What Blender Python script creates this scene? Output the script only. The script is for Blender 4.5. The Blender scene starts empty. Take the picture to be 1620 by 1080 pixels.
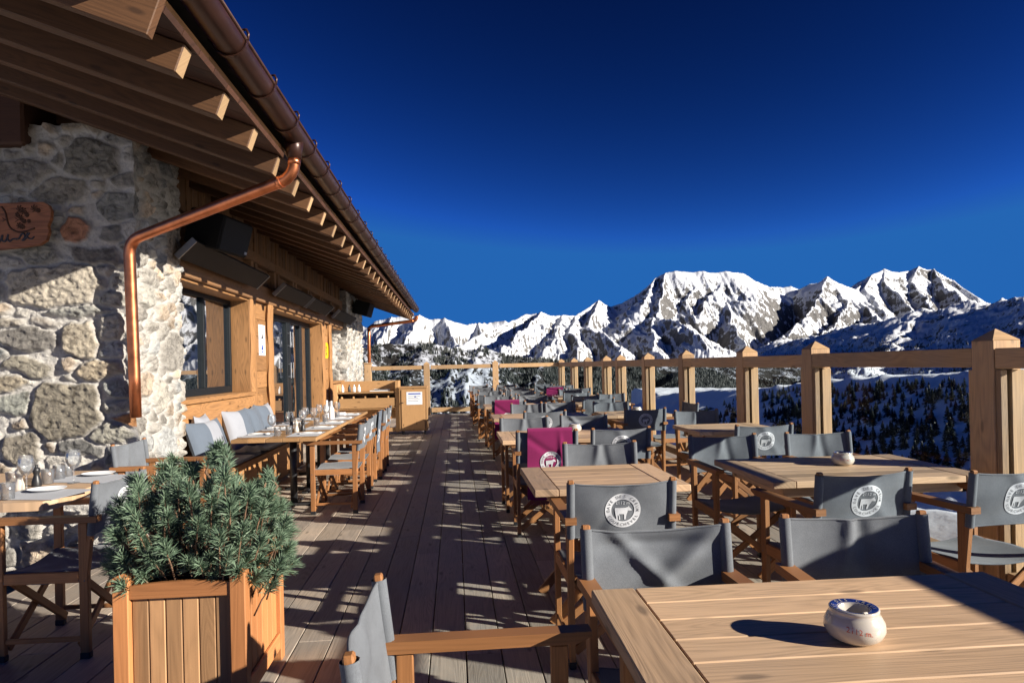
import bpy, math, random
import numpy as np
from mathutils import Matrix, Vector
from mathutils.geometry import tessellate_polygon
random.seed(7)
rad = math.radians
# ------------------------------------------------------------------ camera
EYE = 1.4
F = 1050.0                      # focal length in photograph pixels (1620 wide)
SN, CS = 0.0855, 0.9963         # the lens looks a little to the right of the deck boards
scene = bpy.context.scene
cam = bpy.data.cameras.new("camera"); cob = bpy.data.objects.new("camera", cam)
scene.collection.objects.link(cob)
cam.sensor_width = 36.0; cam.lens = 36.0*F/1620.0
cam.shift_y = 0.0228; cam.clip_start = 0.05; cam.clip_end = 60000
_f = Vector((SN, CS, 0)); _r0 = Vector((CS, -SN, 0)); _u0 = Vector((0, 0, 1)); ROLL = 0.022
_r = _r0*math.cos(ROLL) - _u0*math.sin(ROLL); _u = _u0*math.cos(ROLL) + _r0*math.sin(ROLL)
cob.matrix_world = Matrix(((_r.x, _u.x, -_f.x, 0), (_r.y, _u.y, -_f.y, 0), (_r.z, _u.z, -_f.z, EYE), (0, 0, 0, 1)))
scene.camera = cob
# ------------------------------------------------------------------ light
SUN_EL = 19.25
SUN_AZ = (0.891, -0.454)        # the sun stands behind the right shoulder
world = bpy.data.worlds.new("World"); scene.world = world; world.use_nodes = True
wn = world.node_tree; wn.nodes.clear()
sky = wn.nodes.new("ShaderNodeTexSky"); sky.sky_type = 'NISHITA'; sky.sun_disc = False
sky.sun_elevation = rad(SUN_EL); sky.sun_rotation = math.atan2(SUN_AZ[0], SUN_AZ[1])
sky.altitude = 2100; sky.air_density = 0.8; sky.dust_density = 0.0; sky.ozone_density = 2.2
hs = wn.nodes.new("ShaderNodeHueSaturation"); hs.inputs['Saturation'].default_value = 1.07; hs.inputs['Hue'].default_value = 0.495; hs.inputs['Value'].default_value = 0.395
gm = wn.nodes.new("ShaderNodeGamma"); gm.inputs['Gamma'].default_value = 2.7     # polarising filter on the lens: a deeper sky
bg = wn.nodes.new("ShaderNodeBackground"); bg.inputs['Strength'].default_value = 0.058
wo = wn.nodes.new("ShaderNodeOutputWorld")
wn.links.new(sky.outputs[0], hs.inputs['Color']); cl = wn.nodes.new("ShaderNodeVectorMath"); cl.operation = 'MINIMUM'; cl.inputs[1].default_value = (0.50, 1.05, 1.66)
wn.links.new(hs.outputs[0], cl.inputs[0]); wn.links.new(cl.outputs[0], gm.inputs[0]); wn.links.new(gm.outputs[0], bg.inputs[0]); wn.links.new(bg.outputs[0], wo.inputs[0])
sl = bpy.data.lights.new("sun", 'SUN'); sl.energy = 5.0; sl.angle = rad(0.5); sl.color = (1.0, 0.93, 0.82)
so = bpy.data.objects.new("sun", sl); scene.collection.objects.link(so)
_c = math.cos(rad(SUN_EL))
so.rotation_euler = Vector((SUN_AZ[0]*_c, SUN_AZ[1]*_c, math.sin(rad(SUN_EL)))).to_track_quat('Z', 'Y').to_euler()
vs = scene.view_settings
vs.view_transform = 'Standard'; vs.look = 'None'; vs.exposure = 1.0; vs.gamma = 1.0
scene.cycles.max_bounces = 6; scene.cycles.transparent_max_bounces = 16
scene.cycles.diffuse_bounces = 2; scene.cycles.glossy_bounces = 3

# ------------------------------------------------------------------ measuring
def hz(px): return 579.0 - 0.022*(px-720.0)
def W(px, zc):                                    # column of the photograph + depth -> ground X, Y
    X = (px-720.0)*zc/1054.0
    return X, (zc - SN*X)/CS
def UNP(px, y, Z):                                # column, row and known height -> X, Y
    return W(px, F*(EYE-Z)/(y-hz(px)))
def PT(px, y, zc):
    X, Y = W(px, zc)
    return X, Y, EYE - (y-hz(px))*zc/F

# ------------------------------------------------------------------ materials
def newmat(name):
    m = bpy.data.materials.new(name); m.use_nodes = True
    nt = m.node_tree; nt.nodes.clear()
    out = nt.nodes.new("ShaderNodeOutputMaterial"); p = nt.nodes.new("ShaderNodeBsdfPrincipled")
    nt.links.new(p.outputs[0], out.inputs[0])
    return m, nt, p
def N(nt, t, **kw):
    n = nt.nodes.new(t)
    for k, v in kw.items():
        if k in n.inputs: n.inputs[k].default_value = v
        else: setattr(n, k, v)
    return n
def ramp(nt, stops, interp='LINEAR'):
    r = nt.nodes.new("ShaderNodeValToRGB"); r.color_ramp.interpolation = interp
    el = r.color_ramp.elements
    while len(el) > 1: el.remove(el[-1])
    el[0].position = stops[0][0]; el[0].color = (*stops[0][1], 1)
    for p, c in stops[1:]:
        e = el.new(p); e.color = (*c, 1)
    return r
def mixc(nt, fac, a, b, mode='MIX'):
    m = nt.nodes.new("ShaderNodeMix"); m.data_type = 'RGBA'; m.blend_type = mode
    L = nt.links
    for s, v in ((m.inputs[0], fac), (m.inputs[6], a), (m.inputs[7], b)):
        if hasattr(v, 'is_output'): L.new(v, s)
        elif isinstance(v, tuple): s.default_value = (*v, 1)
        else: s.default_value = v
    return m.outputs[2]
def math_(nt, op, a, b=0.0, clamp=False):
    m = nt.nodes.new("ShaderNodeMath"); m.operation = op; m.use_clamp = clamp
    for i, v in enumerate((a, b)):
        if hasattr(v, 'is_output'): nt.links.new(v, m.inputs[i])
        else: m.inputs[i].default_value = v
    return m.outputs[0]
def c3(c, k): return tuple(min(1, x*k) for x in c)

def wood(name, base, contrast=0.45, rough=0.6, grain=55.0, bump=0.15, knots=True, grey=0.0, rings=0.5):
    """grain runs along the U of every board; attribute 'var' gives each board its own tone"""
    m, nt, p = newmat(name); L = nt.links
    uv = N(nt, "ShaderNodeUVMap"); uv.uv_map = "grain"
    at = N(nt, "ShaderNodeAttribute"); at.attribute_name = "var"
    # long wavy distortion of v
    mp0 = N(nt, "ShaderNodeMapping"); mp0.inputs['Scale'].default_value = (1.6, 5.0, 1); L.new(uv.outputs[0], mp0.inputs[0])
    n0 = N(nt, "ShaderNodeTexNoise", Scale=1.0, Detail=2.0); L.new(mp0.outputs[0], n0.inputs['Vector'])
    # rings
    mp1 = N(nt, "ShaderNodeMapping"); mp1.inputs['Scale'].default_value = (0.9, 9.0, 1); L.new(uv.outputs[0], mp1.inputs[0])
    n1 = N(nt, "ShaderNodeTexNoise", Scale=1.0, Detail=1.0, Distortion=0.6); L.new(mp1.outputs[0], n1.inputs['Vector'])
    rr = math_(nt, 'MULTIPLY', n1.outputs[0], 16.0)
    rr = math_(nt, 'FRACT', rr)
    rr = math_(nt, 'PINGPONG', rr, 0.5); rr = math_(nt, 'MULTIPLY', rr, 2.0)
    # fibres
    mp2 = N(nt, "ShaderNodeMapping"); mp2.inputs['Scale'].default_value = (3.0, grain*2.4, 1); L.new(uv.outputs[0], mp2.inputs[0])
    n2 = N(nt, "ShaderNodeTexNoise", Scale=1.0, Detail=3.0, Roughness=0.6); L.new(mp2.outputs[0], n2.inputs['Vector'])
    g = math_(nt, 'ADD', math_(nt, 'MULTIPLY', rr, rings*0.5), math_(nt, 'MULTIPLY', n2.outputs[0], 1.0-rings*0.5))
    g = math_(nt, 'ADD', math_(nt, 'MULTIPLY', g, 0.75), math_(nt, 'MULTIPLY', n0.outputs[0], 0.25))
    dark = c3(base, 1-contrast); light = c3(base, 1+contrast*0.55)
    cr = ramp(nt, [(0.22, dark), (0.5, base), (0.8, light)]); L.new(g, cr.inputs[0])
    col = cr.outputs[0]
    if knots:
        mp3 = N(nt, "ShaderNodeMapping"); mp3.inputs['Scale'].default_value = (2.3, 7.0, 1); L.new(uv.outputs[0], mp3.inputs[0])
        vo = N(nt, "ShaderNodeTexVoronoi", Scale=1.0); vo.voronoi_dimensions = '2D'; L.new(mp3.outputs[0], vo.inputs['Vector'])
        kn = ramp(nt, [(0.0, (1, 1, 1)), (0.05, (1, 1, 1)), (0.11, (0, 0, 0))]); L.new(vo.outputs['Distance'], kn.inputs[0])
        sp = N(nt, "ShaderNodeSeparateColor"); L.new(vo.outputs['Color'], sp.inputs[0])
        sel = math_(nt, 'GREATER_THAN', sp.outputs[0], 0.62)
        kf = math_(nt, 'MULTIPLY', kn.outputs[0], math_(nt, 'MULTIPLY', sel, 0.7))
        col = mixc(nt, kf, col, c3(base, 0.3))
    # board to board tone
    vm = math_(nt, 'ADD', math_(nt, 'MULTIPLY', at.outputs['Fac'], 0.62), 0.69)
    hsv = N(nt, "ShaderNodeHueSaturation"); L.new(col, hsv.inputs['Color']); L.new(vm, hsv.inputs['Value'])
    col = hsv.outputs[0]
    if grey:
        tc = N(nt, "ShaderNodeTexCoord"); ng = N(nt, "ShaderNodeTexNoise", Scale=2.2, Detail=5.0, Roughness=0.65); L.new(tc.outputs['Object'], ng.inputs['Vector'])
        gr = ramp(nt, [(0.35, (0, 0, 0)), (0.7, (1, 1, 1))]); L.new(ng.outputs[0], gr.inputs[0])
        lum = sum(base)/3
        col = mixc(nt, math_(nt, 'MULTIPLY', gr.outputs[0], grey), col, (lum*0.85, lum*0.82, lum*0.78))
    L.new(col, p.inputs['Base Color'])
    rg = math_(nt, 'ADD', math_(nt, 'MULTIPLY', n2.outputs[0], 0.2), rough-0.1); L.new(rg, p.inputs['Roughness'])
    p.inputs['Specular IOR Level'].default_value = 0.35
    b = N(nt, "ShaderNodeBump", Strength=bump*2.2, Distance=0.002); L.new(g, b.inputs['Height']); L.new(b.outputs[0], p.inputs['Normal'])
    return m

def plain(name, col, rough=0.5, metal=0.0, noise=0.12, scale=12.0, bump=0.0, spec=0.5, coat=0.0):
    m, nt, p = newmat(name); L = nt.links
    tc = N(nt, "ShaderNodeTexCoord"); n = N(nt, "ShaderNodeTexNoise", Scale=scale, Detail=5.0, Roughness=0.6); L.new(tc.outputs['Object'], n.inputs['Vector'])
    cr = ramp(nt, [(0.3, c3(col, 1-noise)), (0.7, c3(col, 1+noise))]); L.new(n.outputs[0], cr.inputs[0]); L.new(cr.outputs[0], p.inputs['Base Color'])
    r2 = math_(nt, 'ADD', math_(nt, 'MULTIPLY', n.outputs[0], 0.16), rough-0.08, True); L.new(r2, p.inputs['Roughness'])
    p.inputs['Metallic'].default_value = metal; p.inputs['Specular IOR Level'].default_value = spec
    if coat: p.inputs['Coat Weight'].default_value = coat; p.inputs['Coat Roughness'].default_value = 0.1
    if bump:
        b = N(nt, "ShaderNodeBump", Strength=bump, Distance=0.01); L.new(n.outputs[0], b.inputs['Height']); L.new(b.outputs[0], p.inputs['Normal'])
    return m

def fabric(name, col, var=0.18, weave=1.0):
    m, nt, p = newmat(name); L = nt.links
    tc = N(nt, "ShaderNodeTexCoord")
    n = N(nt, "ShaderNodeTexNoise", Scale=9.0, Detail=4.0); L.new(tc.outputs['Object'], n.inputs['Vector'])
    mp = N(nt, "ShaderNodeMapping"); mp.inputs['Scale'].default_value = (260, 260, 900); L.new(tc.outputs['Object'], mp.inputs[0])
    n2 = N(nt, "ShaderNodeTexNoise", Scale=1.0, Detail=2.0); L.new(mp.outputs[0], n2.inputs['Vector'])
    mp3 = N(nt, "ShaderNodeMapping"); mp3.inputs['Scale'].default_value = (900, 900, 200); L.new(tc.outputs['Object'], mp3.inputs[0])
    n3 = N(nt, "ShaderNodeTexNoise", Scale=1.0, Detail=2.0); L.new(mp3.outputs[0], n3.inputs['Vector'])
    w = math_(nt, 'ADD', math_(nt, 'MULTIPLY', n2.outputs[0], 0.5), math_(nt, 'MULTIPLY', n3.outputs[0], 0.5))
    w = math_(nt, 'ADD', math_(nt, 'MULTIPLY', w, 0.65*weave), math_(nt, 'MULTIPLY', n.outputs[0], 0.35))
    cr = ramp(nt, [(0.3, c3(col, 1-var)), (0.62, c3(col, 1+var))]); L.new(w, cr.inputs[0]); L.new(cr.outputs[0], p.inputs['Base Color'])
    p.inputs['Roughness'].default_value = 0.85; p.inputs['Specular IOR Level'].default_value = 0.2
    p.inputs['Sheen Weight'].default_value = 0.15
    b = N(nt, "ShaderNodeBump", Strength=0.35, Distance=0.002); L.new(w, b.inputs['Height']); L.new(b.outputs[0], p.inputs['Normal'])
    return m

def glassy(name, tint=(0.93, 0.97, 0.98), refl=1.0, rough=0.0, milk=0.0):
    m = bpy.data.materials.new(name); m.use_nodes = True; nt = m.node_tree; nt.nodes.clear(); L = nt.links
    out = N(nt, "ShaderNodeOutputMaterial"); mx = N(nt, "ShaderNodeMixShader")
    t = N(nt, "ShaderNodeBsdfTransparent"); t.inputs[0].default_value = (*tint, 1)
    g = N(nt, "ShaderNodeBsdfGlossy"); g.inputs['Roughness'].default_value = rough; g.inputs[0].default_value = (1, 1, 1, 1)
    lw = N(nt, "ShaderNodeFresnel", IOR=1.5)
    f = math_(nt, 'MULTIPLY', lw.outputs[0], refl, True)
    if milk:
        tr = N(nt, 'ShaderNodeBsdfDiffuse'); tr.inputs[0].default_value = (.8, .82, .85, 1); m2 = N(nt, 'ShaderNodeMixShader'); m2.inputs[0].default_value = milk
        L.new(t.outputs[0], m2.inputs[1]); L.new(tr.outputs[0], m2.inputs[2]); t = m2
    L.new(f, mx.inputs[0]); L.new(t.outputs[0], mx.inputs[1]); L.new(g.outputs[0], mx.inputs[2]); L.new(mx.outputs[0], out.inputs[0])
    return m

M = {}
M['deck'] = wood("deck_boards", (0.42, 0.335, 0.255), 0.5, 0.6, 45, 0.35, True, 0.55)
M['table'] = wood("larch_table", (0.54, 0.355, 0.21), 0.42, 0.5, 40, 0.2, True, 0.15)
M['teak'] = wood("oiled_teak", (0.31, 0.135, 0.05), 0.4, 0.5, 60, 0.1, False)
M['post'] = wood("larch_post", (0.47, 0.285, 0.135), 0.42, 0.6, 40, 0.35, True, 0.3)
M['facade'] = wood("golden_spruce", (0.32, 0.16, 0.062), 0.42, 0.6, 38, 0.3, True, 0.0, 0.8)
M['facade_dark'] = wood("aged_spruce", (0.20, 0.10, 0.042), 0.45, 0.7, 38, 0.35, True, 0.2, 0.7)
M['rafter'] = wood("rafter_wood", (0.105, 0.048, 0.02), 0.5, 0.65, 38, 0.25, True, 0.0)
M['sunlit_end_grain'] = wood('sunlit_rafter_end', (0.42, 0.27, 0.14), 0.25, 0.7, 60, 0.1, False)  # rafter ends: end grain, with the sunlight on them put into the pale colour
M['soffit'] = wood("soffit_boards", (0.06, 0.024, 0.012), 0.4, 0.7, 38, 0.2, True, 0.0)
M['planter'] = wood("red_cedar", (0.46, 0.19, 0.07), 0.3, 0.55, 35, 0.2, True, 0.0)
M['panelwood'] = wood("planter_panel", (0.38, 0.21, 0.10), 0.3, 0.6, 35, 0.2, True, 0.0)
M['station'] = wood("station_wood", (0.40, 0.225, 0.098), 0.2, 0.55, 35, 0.12, True, 0.0)
M['sign'] = wood("carved_sign", (0.36, 0.14, 0.06), 0.5, 0.45, 30, 0.25, True, 0.0, 1.0)
M['canvas'] = fabric("grey_canvas", (0.115, 0.124, 0.137), 0.4)
M['pillow'] = fabric("blue_grey_pillow", (0.10, 0.122, 0.155), 0.12)
M['pillow_light'] = fabric("light_pillow", (0.27, 0.28, 0.31), 0.1)
M['mat'] = fabric("placemat_grey", (0.24, 0.25, 0.28), 0.1)
M['magenta'] = fabric("magenta_fleece", (0.20, 0.011, 0.078), 0.15)
M['white'] = plain("white_print", (0.52, 0.53, 0.55), 0.7, noise=0.08, scale=60)
M['print_grey'] = plain("grey_print", (0.04, 0.042, 0.05), 0.8)
M['linen'] = fabric("white_linen", (0.72, 0.72, 0.72), 0.06)
M['ceramic'] = plain("cream_ceramic", (0.50, 0.455, 0.39), 0.18, noise=0.05, scale=20, coat=0.4)
M['cobalt'] = plain("cobalt_glaze", (0.015, 0.03, 0.16), 0.2, noise=0.5, scale=60, coat=0.5)
M['redink'] = plain("red_script", (0.5, 0.09, 0.05), 0.4)
M['black'] = plain("black_metal", (0.018, 0.018, 0.02), 0.42, noise=0.2)
M['speaker'] = plain("black_speaker", (0.006, 0.006, 0.007), 0.75, spec=0.15)
M['heater'] = plain("heater_grey", (0.012, 0.012, 0.013), 0.6, noise=0.2, spec=0.2)
M['steel'] = plain("brushed_steel", (0.45, 0.46, 0.48), 0.35, 1.0, 0.05, 40)
M['frame'] = plain("anthracite_frame", (0.008, 0.011, 0.014), 0.5, spec=0.2, noise=0.1)
M['copper'] = plain("new_copper", (0.60, 0.21, 0.095), 0.36, 1.0, 0.3, 7)
M['gutter'] = plain("brown_copper", (0.045, 0.018, 0.012), 0.35, 0.35, 0.3, 7)
M['tile'] = plain("roof_slate", (0.06, 0.055, 0.05), 0.8, noise=0.3, bump=0.3)
M['soil'] = plain("dark_soil", (0.02, 0.014, 0.01), 0.95, noise=0.5, scale=30, bump=0.8)
M['paper'] = plain("white_paper", (0.74, 0.75, 0.78), 0.6, noise=0.03)
M['blueink'] = plain("blue_ink", (0.03, 0.07, 0.35), 0.6)
M['blackink'] = plain("black_ink", (0.02, 0.02, 0.03), 0.6)
M['yellow'] = plain("yellow_enamel", (0.75, 0.46, 0.01), 0.4, noise=0.04)
M['interior'] = plain("dark_interior", (0.02, 0.02, 0.022), 0.8)
M['glass'] = glassy("clear_glass", (0.97, 0.975, 0.975), 0.8, 0.06, 0.07)
M['rail_glass'] = glassy("railing_glass", (0.90, 0.94, 0.96), 0.010)
m, nt, p = newmat("window_glass"); p.inputs['Base Color'].default_value = (0.006, 0.01, 0.016, 1); p.inputs['Roughness'].default_value = 0.015
p.inputs['Specular IOR Level'].default_value = 1.0; p.inputs['IOR'].default_value = 3.2
_n = N(nt, "ShaderNodeTexNoise", Scale=1.3, Detail=1.0); _b = N(nt, "ShaderNodeBump", Strength=0.02, Distance=0.05)
nt.links.new(_n.outputs[0], _b.inputs['Height']); nt.links.new(_b.outputs[0], p.inputs['Normal']); M['window'] = m

def snow_mat():
    m, nt, p = newmat("snow"); L = nt.links
    tc = N(nt, "ShaderNodeTexCoord"); n = N(nt, "ShaderNodeTexNoise", Scale=0.9, Detail=8.0, Roughness=0.6); L.new(tc.outputs['Object'], n.inputs['Vector'])
    cr = ramp(nt, [(0.3, (0.62, 0.64, 0.68)), (0.7, (0.74, 0.75, 0.78))]); L.new(n.outputs[0], cr.inputs[0]); L.new(cr.outputs[0], p.inputs['Base Color'])
    p.inputs['Roughness'].default_value = 0.7; p.inputs['Specular IOR Level'].default_value = 0.2
    b = N(nt, "ShaderNodeBump", Strength=0.45, Distance=0.1); L.new(n.outputs[0], b.inputs['Height']); L.new(b.outputs[0], p.inputs['Normal'])
    return m
M['snow'] = snow_mat()

def alp_mat(name, scale, lo, hi, rockc=((0.055, 0.054, 0.054), (0.21, 0.2, 0.19)), speck=0.5, snowc=(0.60, 0.62, 0.66)):
    """snow that slides off the steep faces, bare rock where it cannot hold"""
    m, nt, p = newmat(name); L = nt.links
    g = N(nt, "ShaderNodeNewGeometry"); sp = N(nt, "ShaderNodeSeparateXYZ"); L.new(g.outputs['Normal'], sp.inputs[0])
    n = N(nt, "ShaderNodeTexNoise", Scale=scale, Detail=9.0, Roughness=0.68); L.new(g.outputs['Position'], n.inputs['Vector'])
    mp = N(nt, "ShaderNodeMapping"); mp.inputs['Scale'].default_value = (scale*6, scale*6, scale*1.3); L.new(g.outputs['Position'], mp.inputs[0])
    n2 = N(nt, "ShaderNodeTexNoise", Scale=1.0, Detail=7.0, Roughness=0.7); L.new(mp.outputs[0], n2.inputs['Vector'])
    sw = N(nt, "ShaderNodeAttribute"); sw.attribute_name = "snowy"
    v = math_(nt, 'ADD', math_(nt, 'ADD', sp.outputs[2], sw.outputs['Fac']), math_(nt, 'MULTIPLY', math_(nt, 'SUBTRACT', n.outputs[0], 0.5), speck))
    v = math_(nt, 'ADD', v, math_(nt, 'MULTIPLY', math_(nt, 'SUBTRACT', n2.outputs[0], 0.5), speck*1.0))
    mr = N(nt, "ShaderNodeMapRange"); mr.inputs[1].default_value = lo; mr.inputs[2].default_value = hi; L.new(v, mr.inputs[0])
    rk = ramp(nt, [(0.3, rockc[0]), (0.7, rockc[1])]); L.new(n2.outputs[0], rk.inputs[0])
    L.new(mixc(nt, mr.outputs[0], rk.outputs[0], snowc), p.inputs['Base Color'])
    p.inputs['Roughness'].default_value = 0.85; p.inputs['Specular IOR Level'].default_value = 0.1
    hgt = math_(nt, 'ADD', n.outputs[0], math_(nt, 'MULTIPLY', n2.outputs[0], 0.35))
    b = N(nt, "ShaderNodeBump", Strength=0.8, Distance=0.09/scale); L.new(hgt, b.inputs['Height']); L.new(b.outputs[0], p.inputs['Normal'])
    return m

def stone_mat():
    m, nt, p = newmat("rubble_stone"); L = nt.links
    at = N(nt, "ShaderNodeAttribute"); at.attribute_name = "tone"
    am = N(nt, "ShaderNodeAttribute"); am.attribute_name = "mortar"
    g = N(nt, "ShaderNodeNewGeometry")
    n = N(nt, "ShaderNodeTexNoise", Scale=14.0, Detail=9.0, Roughness=0.7, Distortion=0.8); L.new(g.outputs['Position'], n.inputs['Vector'])
    n2 = N(nt, "ShaderNodeTexNoise", Scale=55.0, Detail=6.0, Roughness=0.7); L.new(g.outputs['Position'], n2.inputs['Vector'])
    ra = ramp(nt, [(0.34, (0.42, 0.39, 0.36)), (0.48, (1.0, 0.98, 0.94)), (0.68, (1.6, 1.55, 1.45))]); L.new(n.outputs[0], ra.inputs[0])
    c = mixc(nt, 1.0, at.outputs['Color'], ra.outputs[0], 'MULTIPLY')
    mc = ramp(nt, [(0.3, (0.42, 0.395, 0.36)), (0.7, (0.62, 0.59, 0.545))]); L.new(n2.outputs[0], mc.inputs[0])
    L.new(mixc(nt, am.outputs['Fac'], c, mc.outputs[0]), p.inputs['Base Color'])
    p.inputs['Roughness'].default_value = 0.9; p.inputs['Specular IOR Level'].default_value = 0.2
    h = math_(nt, 'ADD', math_(nt, 'MULTIPLY', n.outputs[0], 1.0), math_(nt, 'MULTIPLY', n2.outputs[0], 0.4))
    b = N(nt, "ShaderNodeBump", Strength=1.0, Distance=0.035); L.new(h, b.inputs['Height']); L.new(b.outputs[0], p.inputs['Normal'])
    return m
M['stone'] = stone_mat()

def needle_mat(name, a, b_, sc=20):
    m, nt, p = newmat(name); L = nt.links
    g = N(nt, "ShaderNodeNewGeometry"); n = N(nt, "ShaderNodeTexNoise", Scale=sc, Detail=3.0); L.new(g.outputs['Position'], n.inputs['Vector'])
    v = math_(nt, 'ADD', math_(nt, 'MULTIPLY', g.outputs['Random Per Island'], 0.6), math_(nt, 'MULTIPLY', n.outputs[0], 0.4))
    cr = ramp(nt, [(0.15, a), (0.85, b_)]); L.new(v, cr.inputs[0]); L.new(cr.outputs[0], p.inputs['Base Color'])
    p.inputs['Roughness'].default_value = 0.5; p.inputs['Specular IOR Level'].default_value = 0.35
    return m
M['needles'] = needle_mat("pine_needles", (0.05, 0.092, 0.055), (0.21, 0.29, 0.19))
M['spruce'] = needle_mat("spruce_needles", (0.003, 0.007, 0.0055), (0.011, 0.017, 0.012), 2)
M['dark_bark'] = plain('dark_bark', (0.02, 0.014, 0.01), 0.9)
M['bark'] = plain("bark", (0.16, 0.09, 0.05), 0.85, noise=0.4, scale=40, bump=0.5)

# ------------------------------------------------------------------ mesh building
class MB:
    def __init__(s): s.v = []; s.f = []; s.uv = []; s.var = []; s.mi = []; s.sm = []
    def face(s, idx, uvs=None, var=0.5, mi=0, sm=False):
        s.f.append(tuple(idx)); s.uv.append(uvs if uvs else [(0, 0)]*len(idx)); s.var.append(var); s.mi.append(mi); s.sm.append(sm)
    def obox(s, c, ax, h, ch=0.0, mi=0, var=None, endmi=None):
        """box with centre c, unit axes ax, half sizes h and chamfered edges"""
        c = Vector(c); ax = [Vector(a) for a in ax]
        L = max(range(3), key=lambda k: h[k]); o = [k for k in range(3) if k != L]
        ou, ov = random.uniform(0, 50), random.uniform(0, 50)
        if var is None: var = random.random()
        base = len(s.v); idx = {}; loc = {}
        def put(key, l):
            idx[key] = len(s.v); s.v.append(tuple(c + ax[0]*l[0] + ax[1]*l[1] + ax[2]*l[2])); loc[idx[key]] = l
        ch = min(ch, min(h)*0.6)
        S = [(a, b, d) for a in (-1, 1) for b in (-1, 1) for d in (-1, 1)]
        def uvof(i):
            l = loc[i]; return (l[L]+ou, l[o[0]]+l[o[1]]+ov)
        def add(ids):
            P = [Vector(loc[i]) for i in ids]; n = (P[1]-P[0]).cross(P[2]-P[0]); m = sum(P, Vector())/len(P)
            if n.dot(m) < 0: ids = ids[::-1]
            s.face(ids, [uvof(i) for i in ids], var, mi)
        if ch <= 0:
            for sg in S: put(sg, [sg[k]*h[k] for k in range(3)])
            for a in range(3):
                b, d = [k for k in range(3) if k != a]
                for q in (-1, 1):
                    ids = []
                    for (x, y) in ((-1, -1), (1, -1), (1, 1), (-1, 1)):
                        t = [0]*3; t[a] = q; t[b] = x; t[d] = y; ids.append(idx[tuple(t)])
                    add(ids)
            return
        for sg in S:
            for a in range(3): put((sg, a), [sg[k]*(h[k] if k == a else h[k]-ch) for k in range(3)])
        for a in range(3):
            b, d = [k for k in range(3) if k != a]
            for q in (-1, 1):
                ids = []
                for (x, y) in ((-1, -1), (1, -1), (1, 1), (-1, 1)):
                    t = [0]*3; t[a] = q; t[b] = x; t[d] = y; ids.append(idx[(tuple(t), a)])
                add(ids)
                if endmi is not None and a == L: s.mi[-1] = endmi
            for x in (-1, 1):
                for y in (-1, 1):
                    t0 = [0]*3; t0[a] = -1; t0[b] = x; t0[d] = y; t1 = list(t0); t1[a] = 1
                    add([idx[(tuple(t0), b)], idx[(tuple(t1), b)], idx[(tuple(t1), d)], idx[(tuple(t0), d)]])
        for sg in S: add([idx[(sg, 0)], idx[(sg, 1)], idx[(sg, 2)]])
    def box(s, x0, x1, y0, y1, z0, z1, ch=0.0, mi=0, var=None):
        s.obox(((x0+x1)/2, (y0+y1)/2, (z0+z1)/2), ((1, 0, 0), (0, 1, 0), (0, 0, 1)), (abs(x1-x0)/2, abs(y1-y0)/2, abs(z1-z0)/2), ch, mi, var)
    def bar(s, p0, p1, w, h, up=(0, 0, 1), ch=0.0, mi=0, var=None, endmi=None):
        """bar from p0 to p1; h is measured along up, w across"""
        p0 = Vector(p0); p1 = Vector(p1); d = (p1-p0); L = d.length; d.normalize()
        up = Vector(up); side = d.cross(up)
        if side.length < 1e-4: side = d.cross(Vector((1, 0, 0)))
        side.normalize(); up = side.cross(d)
        s.obox((p0+p1)/2, (d, side, up), (L/2, w/2, h/2), ch, mi, var, endmi)
    def tube(s, pts, r, n=10, mi=0, var=0.5, cap=True, sm=True):
        pts = [Vector(p) for p in pts]; rs = r if isinstance(r, (list, tuple)) else [r]*len(pts)
        rings = []; prev = None; u = random.uniform(0, 9)
        for i, p in enumerate(pts):
            d = (pts[min(i+1, len(pts)-1)] - pts[max(i-1, 0)]).normalized()
            if prev is None:
                a = d.cross(Vector((0, 0, 1)))
                if a.length < 0.1: a = d.cross(Vector((1, 0, 0)))
            else: a = prev - d*prev.dot(d)
            a.normalize(); prev = a; b = d.cross(a)
            ring = []
            for k in range(n):
                t = 2*math.pi*k/n; ring.append(len(s.v)); s.v.append(tuple(p + (a*math.cos(t)+b*math.sin(t))*rs[i]))
            rings.append((ring, u)); 
            if i < len(pts)-1: u += (pts[i+1]-p).length
        for (A, ua), (B, ub) in zip(rings, rings[1:]):
            for k in range(n):
                k2 = (k+1) % n; c = 2*math.pi*rs[0]/n
                s.face((A[k], B[k], B[k2], A[k2]), [(ua, k*c), (ub, k*c), (ub, (k+1)*c), (ua, (k+1)*c)], var, mi, sm)
        if cap:
            s.face(rings[0][0], None, var, mi); s.face(rings[-1][0][::-1], None, var, mi)
    def lathe(s, prof, c=(0, 0, 0), n=24, mi=0, sm=True, mis=None):
        c = Vector(c); rings = []
        for (r, z) in prof:
            ring = []
            for k in range(n):
                t = 2*math.pi*k/n; ring.append(len(s.v)); s.v.append((c.x+r*math.cos(t), c.y+r*math.sin(t), c.z+z))
            rings.append(ring)
        for j, (A, B) in enumerate(zip(rings, rings[1:])):
            mm = mis[j] if mis else mi
            for k in range(n):
                k2 = (k+1) % n; s.face((A[k], A[k2], B[k2], B[k]), None, 0.5, mm, sm)
        if prof[0][0] > 1e-5: s.face(rings[0][::-1], None, 0.5, mis[0] if mis else mi)
        if prof[-1][0] > 1e-5: s.face(rings[-1], None, 0.5, mis[-1] if mis else mi)
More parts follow.
